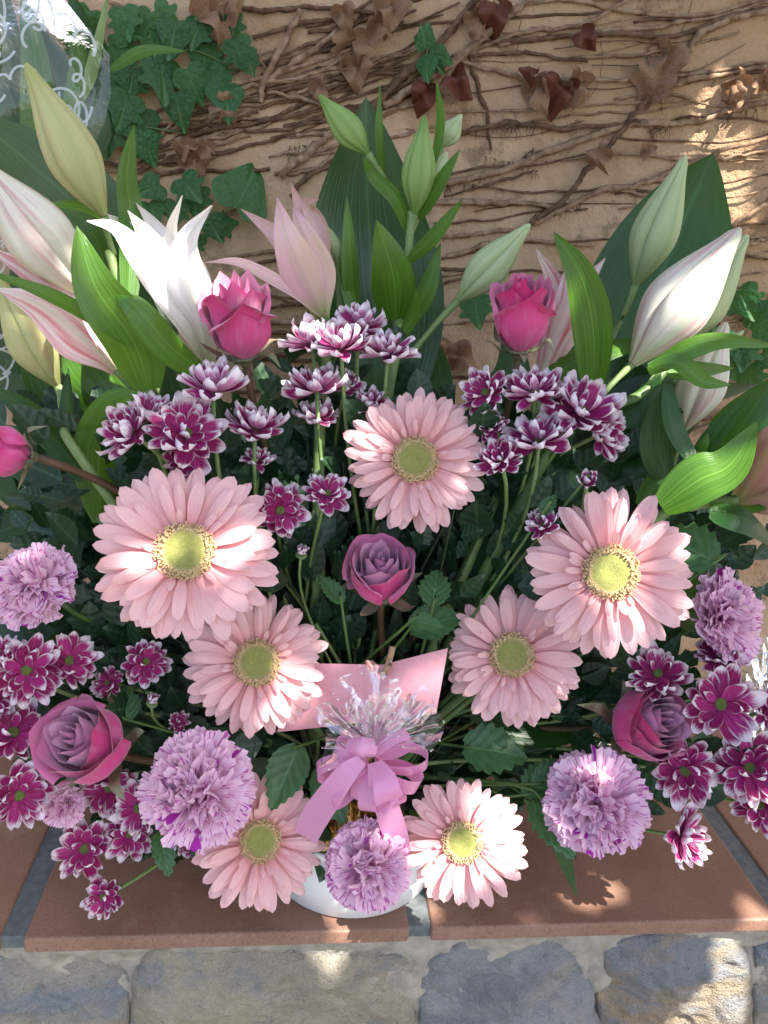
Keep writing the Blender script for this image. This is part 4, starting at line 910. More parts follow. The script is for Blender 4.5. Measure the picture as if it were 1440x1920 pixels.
# right
t = lily('white lily with purple flush half hidden behind a curved strap leaf')
stalk(t, [V(t.location), (960, 860, .10), (1000, 780, .12), (1012, 712, .13)], [.005, .0045, .004])
opened(t, (1012, 716, .13), (1006, 752, .128), 'tep_rose', [
    ([(1035, 620, .13), (1040, 540, .13), (1005, 466, .12)], 62, .1, .1, .3), ([(1050, 630, .12), (1080, 560, .12), (1135, 484, .11)], 70, -.1, .1, -.3), ([(1060, 620, .15), (1090, 550, .16), (1095, 480, .17)], 62, -.2, .1, .4),
    ([(1040, 620, .11), (1062, 560, .105), (1062, 500, .11)], 82, .0, .1, -.35)])
leaf(t, [(1112, 735, .09), (1112, 620, .075), (1090, 520, .07), (1038, 434, .075)], 76, hx=-.1, hy=.15, cup=.25)
leaf(t, [(1128, 580, .085), (1098, 510, .095), (1040, 436, .10)], 40, hx=.6, hy=.1)
leaf(t, [(1000, 740, .11), (1080, 675, .11), (1170, 645, .12), (1260, 650, .13)], 66, hx=-.1, hy=.9)
t = lily('lily stem of big white closed buds with pink flush and twisted glossy leaves')
stalk(t, [V(t.location), (1020, 860, .08), (1120, 770, .10), (1200, 740, .12), (1290, 650, .15)], [.006, .0055, .0045, .0035], 'stem')
bud(t, (1192, 533, .17), (1286, 292, .14), 88, 'bud_gpale', (1140, 650, .16), roll_=.4, lab='upright pale green bud')
bud(t, (1186, 682, .11), (1388, 428, .10), 128, 'bud_white', (1130, 738, .10), roll_=1.2, wide=.45, split=.2, lab='large white bud with a sunlit flank')
bud(t, (1262, 655, .16), (1402, 440, .14), 92, 'bud_gpale', (1200, 742, .12), roll_=.2, split=.2)
bud(t, (1282, 804, .14), (1362, 604, .13), 92, 'bud_white', (1255, 905, .13), roll_=.1, split=.2, jm='stem')
bud(t, (1300, 690, .19), (1395, 620, .19), 34, 'bud_gpale', (1260, 720, .18))
leaf(t, [(1215, 695, .09), (1290, 650, .075), (1360, 635, .07), (1470, 650, .07)], 52, hx=-.1, hy=.7, cup=-.3)
leaf(t, [(1215, 688, .08), (1270, 680, .07), (1320, 715, .06), (1372, 722, .06)], 36, hx=0, hy=.8, cup=.3, twist=.8)
leaf(t, [(1250, 700, .10), (1310, 690, .10), (1378, 690, .11)], 44, hx=0, hy=.6)
leaf(t, [(1250, 900, .09), (1235, 820, .09), (1250, 715, .09)], 70, 'dark_leaf', hx=.4, cup=-.3)
leaf(t, [(1250, 720, .09), (1262, 800, .075), (1290, 850, .07), (1322, 875, .06)], 42, 'dark_leaf', hx=.5, cup=.2)
leaf(t, [(1300, 870, .09), (1345, 810, .08), (1412, 730, .07)], 40, 'dark_leaf', hx=-.3, hy=.4, fold=.3)
leaf(t, [(1300, 860, .085), (1318, 835, .08), (1328, 812, .08)], 22, hx=-.2)
leaf(t, [(1240, 950, .06), (1310, 900, .05), (1370, 870, .05), (1420, 790, .06)], 100, hx=-.1, hy=.4, cup=.1)
leaf(t, [(1200, 950, .09), (1240, 900, .09), (1290, 870, .09)], 50, hx=0, hy=.4)
leaf(t, [(1330, 960, .04), (1400, 975, .03), (1460, 1030, .03)], 66, 'dark_leaf', hx=.1, hy=.8)
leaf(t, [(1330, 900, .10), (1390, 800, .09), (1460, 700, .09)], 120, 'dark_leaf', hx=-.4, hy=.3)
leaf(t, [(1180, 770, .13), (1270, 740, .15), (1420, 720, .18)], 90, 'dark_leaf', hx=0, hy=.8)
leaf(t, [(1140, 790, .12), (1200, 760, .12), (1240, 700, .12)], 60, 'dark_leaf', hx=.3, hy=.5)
t = lily('faded tan lily flower turned away beside the sunlit broad leaf')
stalk(t, [V(t.location), (1200, 1000, .08), (1300, 950, .10), (1385, 938, .09)], [.005, .0045, .004])
opened(t, (1385, 938, .09), (1330, 945, .098), 'tep_tan', [([(1415, 890, .07), (1450, 830, .05), (1490, 770, .04)], 100, 0, .2, -.3), ([(1430, 930, .07), (1490, 910, .05), (1540, 920, .04)], 80, .0, .5, -.3), ([(1430, 900, .10), (1480, 860, .11), (1530, 820, .12)], 80, 0, .3, .3)])
leaf(t, [(1330, 945, .09), (1400, 955, .07), (1480, 935, .06)], 24, hx=0, hy=.9)

# ------------------------------------------------------------------ broad dark leaves behind
def broad(label, pts, wpx, m='dark_leaf', hx=0, hy=.1, cup=.12, prof='broad', cat='leaf', grp=None, wave=.01):
    base = foot(); t = thing('broad_leaf', label, cat, base, grp); leaf(t, pts, wpx, m, prof, hx, hy, cup, wave=wave, name='blade', nv=22)
    p = at(*pts[0]); q = at(*pts[1]); d = (p-q).normalized()
    obj('stalk', mesh('stalk', *tube([base, (base+p)/2+d*.03, p, p+(q-p)*.06], [.0028, .0025, .0022, .001], 6, 12)), M['stem'], t)
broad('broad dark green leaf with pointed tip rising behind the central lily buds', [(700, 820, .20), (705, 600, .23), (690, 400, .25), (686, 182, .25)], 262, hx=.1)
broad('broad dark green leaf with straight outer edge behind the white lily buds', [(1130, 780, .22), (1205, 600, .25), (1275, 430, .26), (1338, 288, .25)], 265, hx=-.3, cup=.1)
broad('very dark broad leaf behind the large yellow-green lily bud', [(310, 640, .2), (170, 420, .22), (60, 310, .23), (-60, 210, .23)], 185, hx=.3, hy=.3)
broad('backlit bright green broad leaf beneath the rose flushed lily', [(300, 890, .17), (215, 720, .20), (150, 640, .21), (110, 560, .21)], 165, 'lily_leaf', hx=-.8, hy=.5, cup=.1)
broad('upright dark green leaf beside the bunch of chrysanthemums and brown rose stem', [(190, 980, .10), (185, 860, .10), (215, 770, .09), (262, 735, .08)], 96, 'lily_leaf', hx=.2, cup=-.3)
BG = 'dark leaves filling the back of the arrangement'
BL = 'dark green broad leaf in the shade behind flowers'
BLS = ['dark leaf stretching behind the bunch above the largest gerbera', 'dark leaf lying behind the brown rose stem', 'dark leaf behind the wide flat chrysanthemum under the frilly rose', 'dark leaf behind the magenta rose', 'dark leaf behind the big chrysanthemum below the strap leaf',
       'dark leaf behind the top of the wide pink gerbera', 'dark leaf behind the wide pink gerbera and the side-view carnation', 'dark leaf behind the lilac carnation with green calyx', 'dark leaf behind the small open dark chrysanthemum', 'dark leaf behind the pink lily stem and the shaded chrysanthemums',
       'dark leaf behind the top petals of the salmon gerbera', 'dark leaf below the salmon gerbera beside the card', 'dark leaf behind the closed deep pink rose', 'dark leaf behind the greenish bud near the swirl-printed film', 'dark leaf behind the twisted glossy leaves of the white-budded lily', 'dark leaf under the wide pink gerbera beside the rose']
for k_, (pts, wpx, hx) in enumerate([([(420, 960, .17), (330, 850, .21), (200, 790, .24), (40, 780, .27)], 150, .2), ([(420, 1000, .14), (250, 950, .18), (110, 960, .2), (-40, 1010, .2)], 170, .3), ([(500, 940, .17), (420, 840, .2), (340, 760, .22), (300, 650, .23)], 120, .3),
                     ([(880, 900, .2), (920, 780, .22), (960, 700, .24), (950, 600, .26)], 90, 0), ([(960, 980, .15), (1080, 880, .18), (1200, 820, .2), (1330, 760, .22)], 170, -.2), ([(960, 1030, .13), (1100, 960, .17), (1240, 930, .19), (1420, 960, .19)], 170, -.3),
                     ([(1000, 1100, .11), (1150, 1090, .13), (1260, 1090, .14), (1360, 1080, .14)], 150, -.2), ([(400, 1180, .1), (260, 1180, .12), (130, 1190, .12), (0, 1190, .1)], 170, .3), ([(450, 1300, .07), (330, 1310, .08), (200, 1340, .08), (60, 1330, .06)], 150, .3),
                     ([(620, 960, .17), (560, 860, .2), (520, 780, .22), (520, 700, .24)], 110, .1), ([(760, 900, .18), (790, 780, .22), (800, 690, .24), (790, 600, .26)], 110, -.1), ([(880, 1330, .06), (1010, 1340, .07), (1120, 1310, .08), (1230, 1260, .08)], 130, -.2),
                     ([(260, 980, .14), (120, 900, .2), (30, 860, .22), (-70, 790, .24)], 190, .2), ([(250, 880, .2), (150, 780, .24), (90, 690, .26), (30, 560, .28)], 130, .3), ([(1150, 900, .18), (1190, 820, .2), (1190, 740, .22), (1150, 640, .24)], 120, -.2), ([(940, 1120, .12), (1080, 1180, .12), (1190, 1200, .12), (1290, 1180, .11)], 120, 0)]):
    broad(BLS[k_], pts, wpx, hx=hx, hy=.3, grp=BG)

# ------------------------------------------------------------------ serrated leaves that can be picked out
def serrated(n=9, W=.62, teeth=.05, nu=6):
    vs = []; uv = []; nv = n*2
    for j in range(nv+1):
        v = j/nv; wd = W*.5*math.sin(PI*min(1, v*.96+.04)**.8)**.9+(teeth if j % 2 else 0)*(1 if 0 < j < nv else 0)
        for i in range(nu+1):
            u = i/nu*2-1; vs.append(V((u*wd, v-(.03 if abs(u) == 1 and j % 2 == 0 else 0), .12*abs(u)*wd*2-.18*v*v+.03*noise.noise(V((u*2, v*4, 3)))))); uv.append((i/nu, v))
    return mesh('serrated_leaf', vs, grid(nu, nv), uv)
SER = [serrated(9, .62, .03), serrated(7, .5, .06), serrated(6, .7, .07)]
def sprig(px, py, size, ang, Y, k, label, m='sprig', dx=0, dy=.4):
    p = at(px, py, Y); s_ = size*mpp(p); z = facing(p, dx, dy); up = CU*math.cos(R(ang))+CR*math.sin(R(ang)); y = (up-z*up.dot(z)).normalized(); x = y.cross(z)
    base = foot(); t = thing('foliage_leaf', label, 'leaf', base)
    obj('blade', SER[k], M[m], t, Matrix(((x.x*s_, y.x*s_, z.x*s_, p.x), (x.y*s_, y.y*s_, z.y*s_, p.y), (x.z*s_, y.z*s_, z.z*s_, p.z), (0, 0, 0, 1))))
    obj('stalk', mesh('stalk', *tube([base, (base+p)/2-y*.02+V((0, .02, 0)), p, p+y*(s_*.05)], [.0016, .0014, .0012, .0008], 5, 10)), M['stem'], t)
sprig(770, 1165, 64, 100, .0, 0, 'light green serrated leaf just below the central rose', dy=.9)
sprig(768, 1180, 110, 70, .03, 0, 'large dark green rose leaf between the central rose and the card', 'filler')
sprig(812, 1135, 80, 5, .02, 2, 'pale jagged chrysanthemum leaf beside the central rose')
sprig(1016, 965, 52, 30, .01, 1, 'tiny pale jagged leaf above the wide pink gerbera')
sprig(1085, 915, 40, 340, .015, 0, 'pale leaf beside the half-open chrysanthemum bud')
sprig(1340, 1055, 130, 310, .03, 2, 'large grey-green jagged leaf behind the wide pink gerbera')
sprig(1265, 1140, 120, 20, .05, 0, 'smooth dark leaf behind the pale side-view carnation', dy=.2)
sprig(1000, 1470, 90, 60, -.01, 1, 'jagged green leaf touching the sunlit lilac carnation')
sprig(985, 1490, 100, 35, -.01, 1, 'upright narrow green leaf left of the sunlit lilac carnation'.replace(' left of', ' next to'))
sprig(1000, 1500, 120, 150, -.01, 1, 'jagged green leaf hanging over the tile beside the salmon gerbera')
sprig(560, 1400, 120, 200, .0, 0, 'dark rose leaf in shadow below the pink card', 'filler')
sprig(600, 1440, 110, 160, .0, 0, 'dark rose leaf in shadow behind the pink bow', 'filler')
sprig(240, 1350, 76, 350, .0, 2, 'green jagged leaf under the small dark chrysanthemum')
sprig(215, 1500, 110, 300, .0, 0, 'teal green leaf under the open lilac rose')
sprig(640, 1130, 70, 330, .02, 1, 'grey-green narrow leaf beside the central rose', dx=.4)
sprig(1260, 1420, 70, 170, .0, 0, 'dark leaf below the sideways rose', 'filler')
sprig(870, 1400, 120, 100, .02, 2, 'dark jagged leaf below the salmon gerbera by the card', 'filler')
sprig(300, 1560, 80, 170, -.01, 1, 'thin drooping leaf under the largest streaked carnation', 'filler')
t = thing('blade_leaf', 'narrow pointed carnation leaf hanging down over the tile', 'leaf', foot())
leaf(t, [(1030, 1530, -.02), (1055, 1600, -.03), (1082, 1682, -.03)], 34, 'dark_leaf', hx=.3, fold=.3); stalk(t, [V(t.location), (960, 1470, -.0), (1030, 1530, -.02)], [.0018, .0016, .0014], 'stem', 'stalk', 8)

# filler greenery: a mass of small leaves between the stems
vs = []; fs = []; uv = []
tpl = [(0, 0, 0), (.16, .2, .02), (.30, .32, .05), (.22, .45, .03), (.28, .62, .05), (.14, .72, .02), (.1, .88, .02), (0, 1, -.1)]
TPL2 = [(0, 0, 0), (.12, .14, .02), (.21, .28, .04), (.25, .44, .05), (.225, .6, .05), (.165, .76, .03), (.09, .9, .0), (0, 1, -.1)]
TPL1 = tpl
def addleaf(p, d, n_, s_):
    tpl = TPL2 if rnd.random() < .65 else TPL1
    x = d.cross(n_).normalized(); z = x.cross(d); k = len(vs); wv = rnd.uniform(.8, 1.8)
    for (a, b, c) in tpl:
        vs.append(p+d*(b*s_)+x*(a*s_*wv)+z*(c*s_)); uv.append((.5+a, b))
    for (a, b, c) in tpl[1:-1]:
        vs.append(p+d*(b*s_)-x*(a*s_*wv)+z*(c*s_)); uv.append((.5-a, b))
    for (a, b, c) in tpl[1:-1]:
        vs.append(p+d*(b*s_)-z*(.02*s_)); uv.append((.5, b))
    r_ = [k]+[k+1+i for i in range(6)]+[k+7]; l_ = [k]+[k+8+i for i in range(6)]+[k+7]; m_ = [k]+[k+14+i for i in range(6)]+[k+7]
    for i in range(7):
        if i == 0: fs.append((m_[0], r_[1], m_[1])); fs.append((m_[0], m_[1], l_[1]))
        elif i == 6: fs.append((m_[6], r_[6], r_[7])); fs.append((l_[6], m_[6], r_[7]))
        else: fs.append((m_[i], r_[i], r_[i+1], m_[i+1])); fs.append((l_[i], m_[i], m_[i+1], l_[i+1]))
core = PC+V((0, .02, .07))
for (x, y, Y) in [(60, 960, .09), (130, 900, .1), (200, 950, .08), (20, 1180, .06), (1380, 1000, .09), (1300, 1010, .08), (1260, 900, .1), (60, 800, .12), (1420, 1060, .08), (100, 700, .15), (1400, 860, .12), (600, 1100, .04), (820, 1060, .05), (180, 1150, .04), (0, 950, .1), (1200, 860, .12), (560, 830, .12), (860, 860, .12), (600, 960, .06), (680, 1080, .05), (860, 980, .06), (900, 1080, .05), (620, 1180, .04), (800, 1180, .04), (740, 1000, .07)]*3:
    p = at(x, y, Y); HEADS.append((p, facing(p, 0, .2), .07))
for k in range(5200):
    p, f, D = HEADS[rnd.randrange(len(HEADS))]
    t_ = rnd.uniform(.25, .98); q = core.lerp(p, t_)-f*(D*rnd.uniform(.18, .75))+V((rnd.uniform(-.04, .04), rnd.uniform(.0, .07), rnd.uniform(-.03, .03)))
    q.y = max(q.y, .0 if q.z < LZ+.12 else -.02)
    if q.z < LZ+.055 or q.y > .33: continue
    d = ((q-core).normalized()+V((rnd.uniform(-1, 1), rnd.uniform(-.9, .5), rnd.uniform(-.8, .8)))*.8).normalized()
    n_ = ((CAM-q).normalized()+V((rnd.uniform(-1, 1), rnd.uniform(-1, 1), rnd.uniform(-.3, 1)))*.8).normalized()
    addleaf(q, d, n_, rnd.uniform(.018, .040))
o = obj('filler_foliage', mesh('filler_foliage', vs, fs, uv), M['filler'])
tag(o, 'dense dark green filler leaves packed between the flower stems', 'foliage', kind='stuff')
vs = []; fs = []; uv = []
for k in range(95):
    p, f, D = HEADS[rnd.randrange(len(HEADS))]; e = core.lerp(p, rnd.uniform(.7, .97))-f*(D*.3)+V((rnd.uniform(-.03, .03), rnd.uniform(.0, .05), rnd.uniform(-.02, .02))); b = foot()
    A, B, C = tube([b, b.lerp(e, .5)+V((rnd.uniform(-.01, .01), .012, .014)), e], [.0016, .0013, .0009], 5, 8); k0 = len(vs); vs += A; uv += C; fs += [tuple(i+k0 for i in q_) for q_ in B]
o = obj('filler_stems', mesh('filler_stems', vs, fs, uv), M['stem_dark']); tag(o, 'tangle of thin green stems running down into the pot', 'stems', kind='stuff')

# ------------------------------------------------------------------ card, clothespin, bow
CY = .012
t = thing('gift_card', 'folded pink greeting card clipped among the flowers', 'card', at(690, 1360, CY))
def panel(c, th=.0006):
    a = [at(*q) for q in c]; n_ = (a[1]-a[0]).cross(a[3]-a[0]).normalized()*th
    return mesh('card_panel', a+[q+n_ for q in a], [(0, 1, 2, 3), (7, 6, 5, 4), (0, 4, 5, 1), (1, 5, 6, 2), (2, 6, 7, 3), (3, 7, 4, 0)], None, False)
obj('panel', panel([(520, 1372, CY-.002), (700, 1352, CY), (717, 1246, CY+.004), (545, 1243, CY+.003)]), M['card'], t)
obj('panel', panel([(700, 1352, CY), (818, 1338, CY-.022), (840, 1215, CY-.016), (717, 1246, CY+.004)]), M['card'], t)
p = at(680, 1345, CY); obj('stick', mesh('stick', *tube([foot(), at(690, 1400, .02), at(715, 1300, CY+.006), at(722, 1255, CY+.006)], [.0015, .0014, .0013], 6, 8)), M['wood'], t)
t = thing('clothespin', 'tiny wooden clothespin clipped to the top edge of the pink card', 'clothespin', at(724, 1262, CY))
for s_ in (-1, 1):
    P = [at(736, 1214, CY-.004+s_*.0022), at(730, 1238, CY-.004+s_*.0018), at(719, 1268, CY-.004+s_*.0011)]
    obj('jaw', mesh('jaw', *strip(P, .0046, facing(P[0], 0, 0), 'strap', nu=1, nv=6)), M['wood'], t).modifiers.new('thick', 'SOLIDIFY').thickness = .0022
ring = [at(728, 1240, CY-.004)+V((.0026*math.sin(a*.3), .0034*math.cos(a), .0034*math.sin(a))) for a in [i*.6 for i in range(24)]]
obj('spring', mesh('spring', *tube(ring, [.0005, .0005], 5)), M['steel'], t)

def ribbon(t, pts, wpx, hx=0, hy=0, wl=None, twist=0, name='loop', cup=0.0):
    P = [at(*q) for q in pts]; wd = wpx*mpp(P[0]); h = facing(P[0], hx, hy)
    wm = [x*mpp(P[0]) for x in wl] if wl else None
    return obj(name, mesh(name, *strip(P, wd, h, 'strap', nu=5, nv=26, wlist=wm, twist=twist, cup=cup)), M['ribbon'], t)
KY = -.035
t = thing('ribbon_bow', 'shiny pink satin ribbon bow with hanging tails above the white pot', 'bow', at(695, 1425, KY))
def loop(x0, y0, ang, L, wpx, depth=.02, open_=.35, tilt=.0, name='loop', sw_=.75):
    # a ribbon loop that leaves the knot, turns over at its far end and comes back underneath; its width runs across the loop's plane
    K = at(x0, y0, KY); k = mpp(K); dv = (CR*math.cos(R(ang))+CU*math.sin(R(ang))); nv_ = (-fw*math.cos(tilt)+CU*math.sin(tilt)); dv = (dv-nv_*dv.dot(nv_)).normalized()
    sd = dv.cross(nv_).normalized(); pr = (CR*math.cos(R(ang+90))+CU*math.sin(R(ang+90)))
    sg = 1 if math.sin(R(ang)) < .3 else -1; wv_ = (pr*math.cos(sw_)+nv_*(math.sin(sw_)*sg)).normalized(); ov_ = (nv_*math.cos(sw_)-pr*(math.sin(sw_)*sg)).normalized()
    vs = []; uv = []; nu, nv2 = 5, 28; Lm = L*k; Wm = wpx*k
    for j in range(nv2+1):
        s_ = j/nv2; a = s_*2*PI
        x = Lm*(1-math.cos(a))*.5; y = Lm*open_*math.sin(a)*(.45+.55*math.sin(s_*PI))
        wd = Wm*(.35+.65*math.sin(s_*PI)**.8)
        for i in range(nu+1):
            u = i/nu-.5
            q = K+dv*x+wv_*(u*wd)+ov_*y+nv_*.006
            vs.append(q); uv.append((i/nu, s_))
    return obj(name, mesh(name, vs, grid(nu, nv2), uv), M['ribbon'], t)
loop(690, 1428, 192, 96, 40, open_=.24, tilt=.3, sw_=.9); loop(690, 1432, 222, 94, 42, open_=.26, tilt=.1, sw_=.7); loop(692, 1432, 256, 66, 34, open_=.3, tilt=.1, sw_=.5)
loop(702, 1426, 2, 100, 40, open_=.26, tilt=.3, sw_=1.0); loop(702, 1430, -24, 92, 44, open_=.26, tilt=.2, sw_=.7); loop(700, 1432, -58, 84, 42, open_=.28, tilt=.1, sw_=.5); loop(697, 1430, -92, 84, 36, open_=.3, tilt=.1, sw_=.35)
loop(688, 1418, 160, 62, 36, open_=.3, tilt=.4); loop(704, 1418, 30, 74, 36, open_=.3, tilt=.4)
ribbon(t, [(678, 1425, KY-.012), (650, 1450, KY-.016), (620, 1490, KY-.016), (592, 1530, KY-.012), (572, 1570, KY-.006)], 46, .1, .2, [24, 40, 50, 54, 50], name='tail')
ribbon(t, [(700, 1430, KY-.012), (710, 1470, KY-.018), (724, 1510, KY-.02), (740, 1560, KY-.012), (748, 1600, KY-.008)], 46, -.1, .2, [22, 40, 46, 50, 48], name='tail')
ribbon(t, [(704, 1430, KY-.014), (720, 1460, KY-.03), (728, 1492, KY-.036), (732, 1505, KY-.03), (728, 1500, KY-.02)], 50, -.1, .3, [26, 44, 52, 52, 50], name='tail')
K = at(672, 1408, KY-.014); ribbon(t, [(650, 1392, KY-.006), (676, 1394, KY-.016), (704, 1398, KY-.012)], 30, 0, .3, [24, 30, 30], name='knot', cup=-.4)
ribbon(t, [(650, 1410, KY-.006), (676, 1412, KY-.017), (706, 1412, KY-.012)], 22, 0, -.5, [20, 24, 24], name='knot', cup=-.4)
stalk(t, [V(PC+V((0, -.02, .08))), (690, 1470, .0), (694, 1425, KY)], [.0012, .001, .001], 'wood', 'wire', 8)
# clear film tuft
t = thing('film_tuft', 'crumpled clear gift film with white dots sprouting above the pink bow', 'film', at(695, 1405, KY))
KN = at(700, 1400, KY)
def fan(a0, a1, Lpx, Y1, seed, name='film'):
    vs = []; uv = []; nu, nv = 22, 10; k = mpp(KN)
    for j in range(nv+1):
        v = j/nv
        for i in range(nu+1):
            u = i/nu; a = R(a0+(a1-a0)*u); L = Lpx*k*(.86+.22*noise.noise(V((u*5, seed, 1))))
            q = KN+(CR*math.cos(a)+CU*math.sin(a))*(L*v)+fw*(Y1*v+.010*v*math.sin(u*17+seed)+.012*v*noise.noise(V((u*7+seed, v*4, 2)))+.006*v*noise.noise(V((u*19, v*11, seed))))
            vs.append(q); uv.append((u, v))
    return vs, obj(name, mesh(name, vs, grid(nu, nv), uv, True), M['film_pink'], t)
pts = []
for a in [(15, 125, 165, .004, 1), (45, 150, 135, -.02, 5), (0, 60, 150, -.012, 9), (140, 200, 110, -.006, 14), (60, 110, 110, -.03, 21)]: pts += fan(*a)[0]
dv_ = []; df = []
for k in range(70):
    p = pts[rnd.randrange(len(pts))]-fw*.0008
    if (p-KN).length < .015: continue
    r_ = rnd.uniform(.0004, .0008); k0 = len(dv_)
    for j in range(8): dv_.append(p+CR*(r_*math.cos(j*PI/4))+CU*(r_*math.sin(j*PI/4))-fw*.0002*(j % 2))
    df.append(tuple(range(k0, k0+8)))
o = obj('dots', mesh('dots', dv_, df), M['swirl'], t); o['kind'] = 'stuff'

# ------------------------------------------------------------------ printed clear film of the neighbouring bouquet
def sheet(label, rows, xl, Yf, loops, seed, sw):
    ys = [r_[0] for r_ in rows]; base = at(rows[-1][1]-30, rows[-1][0], Yf(1, .5)); t = thing('bouquet_wrap', label, 'film', base)
    def xr(y):
        for (a, b) in zip(rows, rows[1:]):
            if a[0] <= y <= b[0]: return a[1]+(b[1]-a[1])*(y-a[0])/(b[0]-a[0])
        return rows[-1][1]
    def pt(u, y):
        v = (y-ys[0])/(ys[-1]-ys[0]); x = xl+(xr(y)-xl)*u
        return at(x, y, Yf(u, v)+.006*noise.noise(V((u*3+seed, v*9, 2)))+.004*noise.noise(V((u*8+seed, v*4, 5))))
    vs = []; uv = []; nu, nv = 30, 44
    for j in range(nv+1):
        for i in range(nu+1): vs.append(pt(i/nu, ys[0]+(ys[-1]-ys[0])*j/nv)); uv.append((i/nu, j/nv))
    obj('film', mesh('film', vs, grid(nu, nv), uv), M['film'], t)
    for k in range(loops):
        y0 = rnd.uniform(ys[0], ys[-1]); x0 = rnd.uniform(max(xl, -30) if xl < 0 else xl, xr(y0)-14); rr = rnd.choice((rnd.uniform(8, 16), rnd.uniform(20, 55))); P = []
        ph = rnd.uniform(0, 6); st = rnd.uniform(7, 16); an = rnd.uniform(0, 6); nt_ = rnd.uniform(.7, 2.4); el = rnd.uniform(.5, 1.1)
        for i in range(64):
            a = i/63*nt_*2*PI; x = x0+math.cos(an)*st*a*.5+rr*math.cos(a+ph)*el; y = y0+math.sin(an)*st*a*.5+rr*math.sin(a+ph)
            if not (ys[0] < y < ys[-1]) or x > xr(y)-3 or x < xl: break
            u = (x-xl)/(xr(y)-xl); P.append(pt(u, y)-fw*.0006)
        if len(P) > 14: obj('swirl', mesh('swirl', *strip(P, sw*2.6, -fw, 'strap', nu=2, nv=len(P)-1)), M['print'], t)
    return t
t = sheet('clear film bouquet wrap printed with white swirls behind the yellow-green bud', [(-60, 70), (0, 122), (60, 168), (100, 206), (180, 208), (240, 192), (290, 165), (340, 120), (430, 95), (520, 100), (620, 92), (690, 60), (740, 30)], -160, lambda u, v: .30+.05*u-.03*math.sin(v*PI), 46, 3, .0010)
for pts, wpx, m in [([(60, 300, .36), (70, 150, .37), (40, -40, .37)], 60, 'lily_leaf'), ([(120, 260, .37), (150, 120, .38), (120, 10, .38)], 40, 'lily_leaf'), ([(10, 420, .36), (0, 250, .37), (-30, 80, .37)], 90, 'dark_leaf'), ([(30, 700, .34), (40, 600, .35), (20, 480, .36)], 40, 'dark_leaf'), ([(150, 190, .38), (175, 120, .385), (205, -20, .385)], 24, 'stem_pale'), ([(208, 130, .37), (270, 95, .36), (350, 96, .355)], 22, 'lily_leaf'), ([(100, 330, .38), (110, 180, .39), (60, 20, .395)], 90, 'dark_leaf'), ([(40, 330, .38), (10, 180, .39), (0, -60, .395)], 110, 'dark_leaf'), ([(170, 300, .385), (175, 160, .39), (130, -30, .395)], 80, 'dark_leaf'), ([(60, 760, .36), (20, 640, .37), (-40, 480, .38)], 120, 'dark_leaf'), ([(110, 760, .36), (90, 640, .37), (60, 500, .38)], 90, 'dark_leaf')]:
    leaf(t, pts, wpx, m, hx=rnd.uniform(-.5, .5), name='leaf')
sheet('clear film scrap with white swirls lying behind the side-view carnation', [(1195, 1470), (1300, 1480), (1400, 1470)], 1395, lambda u, v: .16-.06*v, 10, 8, .0006)
sheet('clear film scrap with white swirls under the sideways rose', [(1280, 1185), (1340, 1190), (1400, 1150)], 1080, lambda u, v: .10-.04*v, 10, 12, .0005)

# ------------------------------------------------------------------ tree overhead that throws the dappled shade
SPOTS = [(565, 1210, 44), (500, 1330, 26), (532, 1290, 20), (445, 1000, 26), (320, 1015, 20), (455, 1060, 12), (700, 772, 16), (880, 792, 24), (882, 850, 14),
         (1235, 1130, 36), (1160, 938, 18), (1250, 1180, 12), (935, 1305, 42), (900, 1320, 20), (950, 1540, 26), (880, 1660, 26), (745, 1562, 14), (1120, 1440, 26), (1085, 1490, 16),
         (1262, 590, 34), (1310, 522, 30), (190, 650, 20), (130, 505, 12), (330, 500, 8), (272, 425, 8), (1300, 905, 46), (1345, 885, 30), (170, 540, 18), (150, 700, 30), (1400, 800, 14), (1080, 505, 18), (1400, 262, 22), (1285, 390, 22),
         (1390, 375, 26), (1420, 560, 22), (1345, 1850, 44), (1325, 1910, 40), (1010, 1712, 12), (1135, 1702, 16), (1100, 1690, 8), (200, 700, 60), (395, 600, 10), (575, 610, 20), (640, 650, 14),
         (905, 735, 20), (990, 708, 12), (400, 720, 14), (246, 280, 10), (500, 330, 14), (760, 1290, 10), (1235, 232, 8), (730, 600, 8), (1330, 240, 9)]
rnd = random.Random(77)
sx = SUN.cross(V((0, 0, 1))).normalized(); sy = sx.cross(SUN).normalized()
def sunuv(p): q = p-V((0, .1, LZ+.25)); return q.dot(sx), q.dot(sy)
SP = []
bpy.context.view_layer.update(); dg = bpy.context.evaluated_depsgraph_get()
for (x, y, r_) in SPOTS:                              # gaps in the leaves through which the sun reaches the things that stand there
    hit, p, *_ = sc.ray_cast(dg, CAM, ray(x, y).normalized())
    if not hit: p = at(x, y, .1)
    SP.append((*sunuv(p), r_*mpp(p)))
tree = thing('shade_tree', 'leafy tree leaning over the ledge and dappling it with shade', 'tree', (2.1, -2.3, 0))
vs = []; fs = []; uv = []
CC = V((0, .1, LZ+.25))
bb = [sunuv(at(x, y, Y)) for x in (-60, 1500) for (y, Y) in ((-60, WY), (900, WY), (1980, 0), (700, -.05), (1500, -.05))]
ua, ub = min(q[0] for q in bb)-.10, max(q[0] for q in bb)+.10; va, vb = min(q[1] for q in bb)-.10, max(q[1] for q in bb)+.10
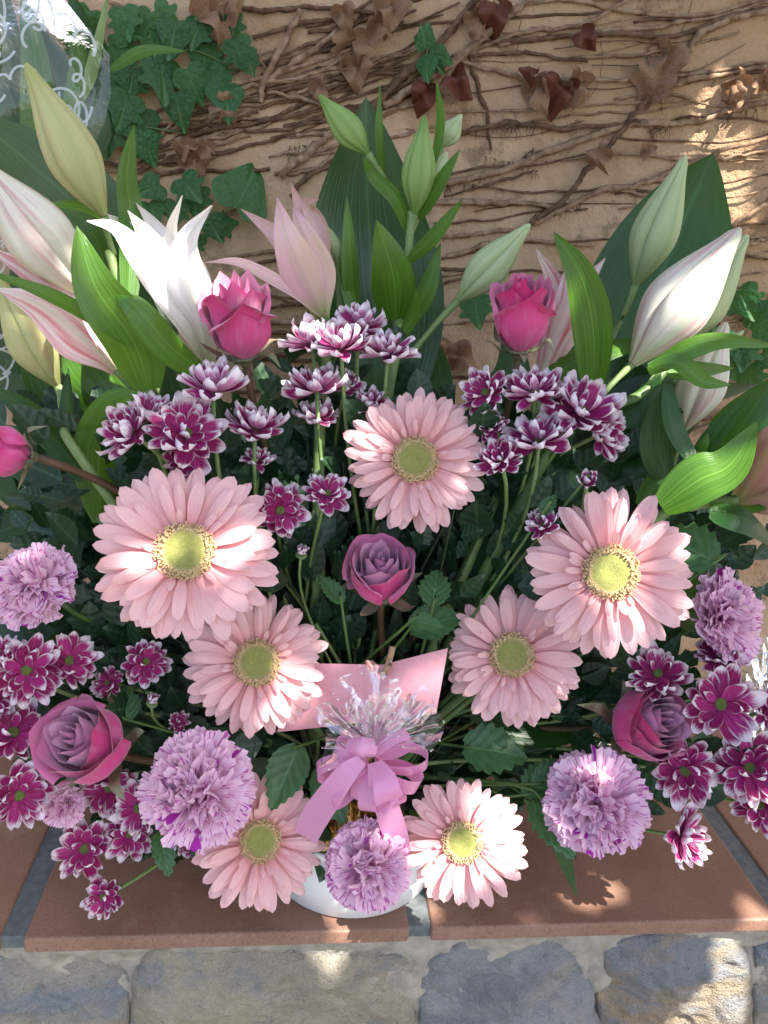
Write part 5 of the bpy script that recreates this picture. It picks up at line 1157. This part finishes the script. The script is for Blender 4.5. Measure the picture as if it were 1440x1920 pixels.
for lay, dist in enumerate((1.60, 1.68, 1.76, 1.84, 1.92)):
    for i in range(-22, 23):
        for j in range(-19, 20):
            a = i*.058+rnd.uniform(-.025, .025); b = j*.058+rnd.uniform(-.025, .025)
            if not (ua-rnd.uniform(-.05, .05) < a < ub+rnd.uniform(-.05, .05) and va-rnd.uniform(-.05, .05) < b < vb+rnd.uniform(-.05, .05)): continue
            L = rnd.uniform(.085, .115); an = rnd.uniform(0, 2*PI)
            tilt = rnd.uniform(-.5, .5)
            dirv = sx*math.cos(an)+sy*math.sin(an); sd = (SUN.cross(dirv)*math.cos(tilt)+SUN*math.sin(tilt)).normalized(); dv = (dirv+SUN*rnd.uniform(-.3, .3)).normalized()
            bad = False
            for (q, s_, rr) in SP:
                # leaf modelled as a capsule of half-width .03
                tx_ = (q-a)*math.cos(an)+(s_-b)*math.sin(an); tx_ = max(-L*.36, min(L*.36, tx_))
                if math.hypot(q-a-tx_*math.cos(an), s_-b-tx_*math.sin(an)) < rr*1.0+.0085: bad = True; break
            if bad: continue
            c = CC+sx*a+sy*b+SUN*(dist+rnd.uniform(-.05, .05)); k = len(vs)
            for (t, w_) in ((-.5, .0), (-.2, .27), (.15, .25), (.5, 0)):
                if w_ == 0: vs.append(c+dv*(t*L)); uv.append((.5, t+.5))
                else:
                    vs.append(c+dv*(t*L)+sd*(w_*L)); uv.append((1, t+.5)); vs.append(c+dv*(t*L)-sd*(w_*L)); uv.append((0, t+.5))
            fs += [(k, k+1, k+2), (k+1, k+3, k+4, k+2), (k+3, k+5, k+4)]
o = obj('crown', mesh('crown', vs, fs, uv, False), M['canopy'], tree); o['kind'] = 'stuff'
ct = CC+SUN*1.95
tb = [V((2.1, -2.3, 0)), V((2.05, -2.25, .8)), V((2.12, -2.1, 1.6)), V((1.9, -1.9, 2.3))]
obj('trunk', mesh('trunk', *tube(tb, [.11, .085, .07, .05], 10, 14, rough=.3)), M['bark'], tree)
obj('limb', mesh('limb', *tube([V((1.98, -1.96, 2.1)), V((1.7, -1.6, 2.6)), ct+V((.35, -.3, .12)), ct, ct+V((-.7, .2, .1))], [.05, .035, .02, .012, .005], 8, 18)), M['bark'], tree)
for k in range(6):
    e = ct+sx*rnd.uniform(-.8, .8)+sy*rnd.uniform(-.7, .7)-SUN*.0
    obj('branch', mesh('branch', *tube([ct+V((.3, -.25, .1)), (ct+e)/2+V((0, 0, .1)), e], [.014, .009, .004], 6, 8)), M['bark'], tree)
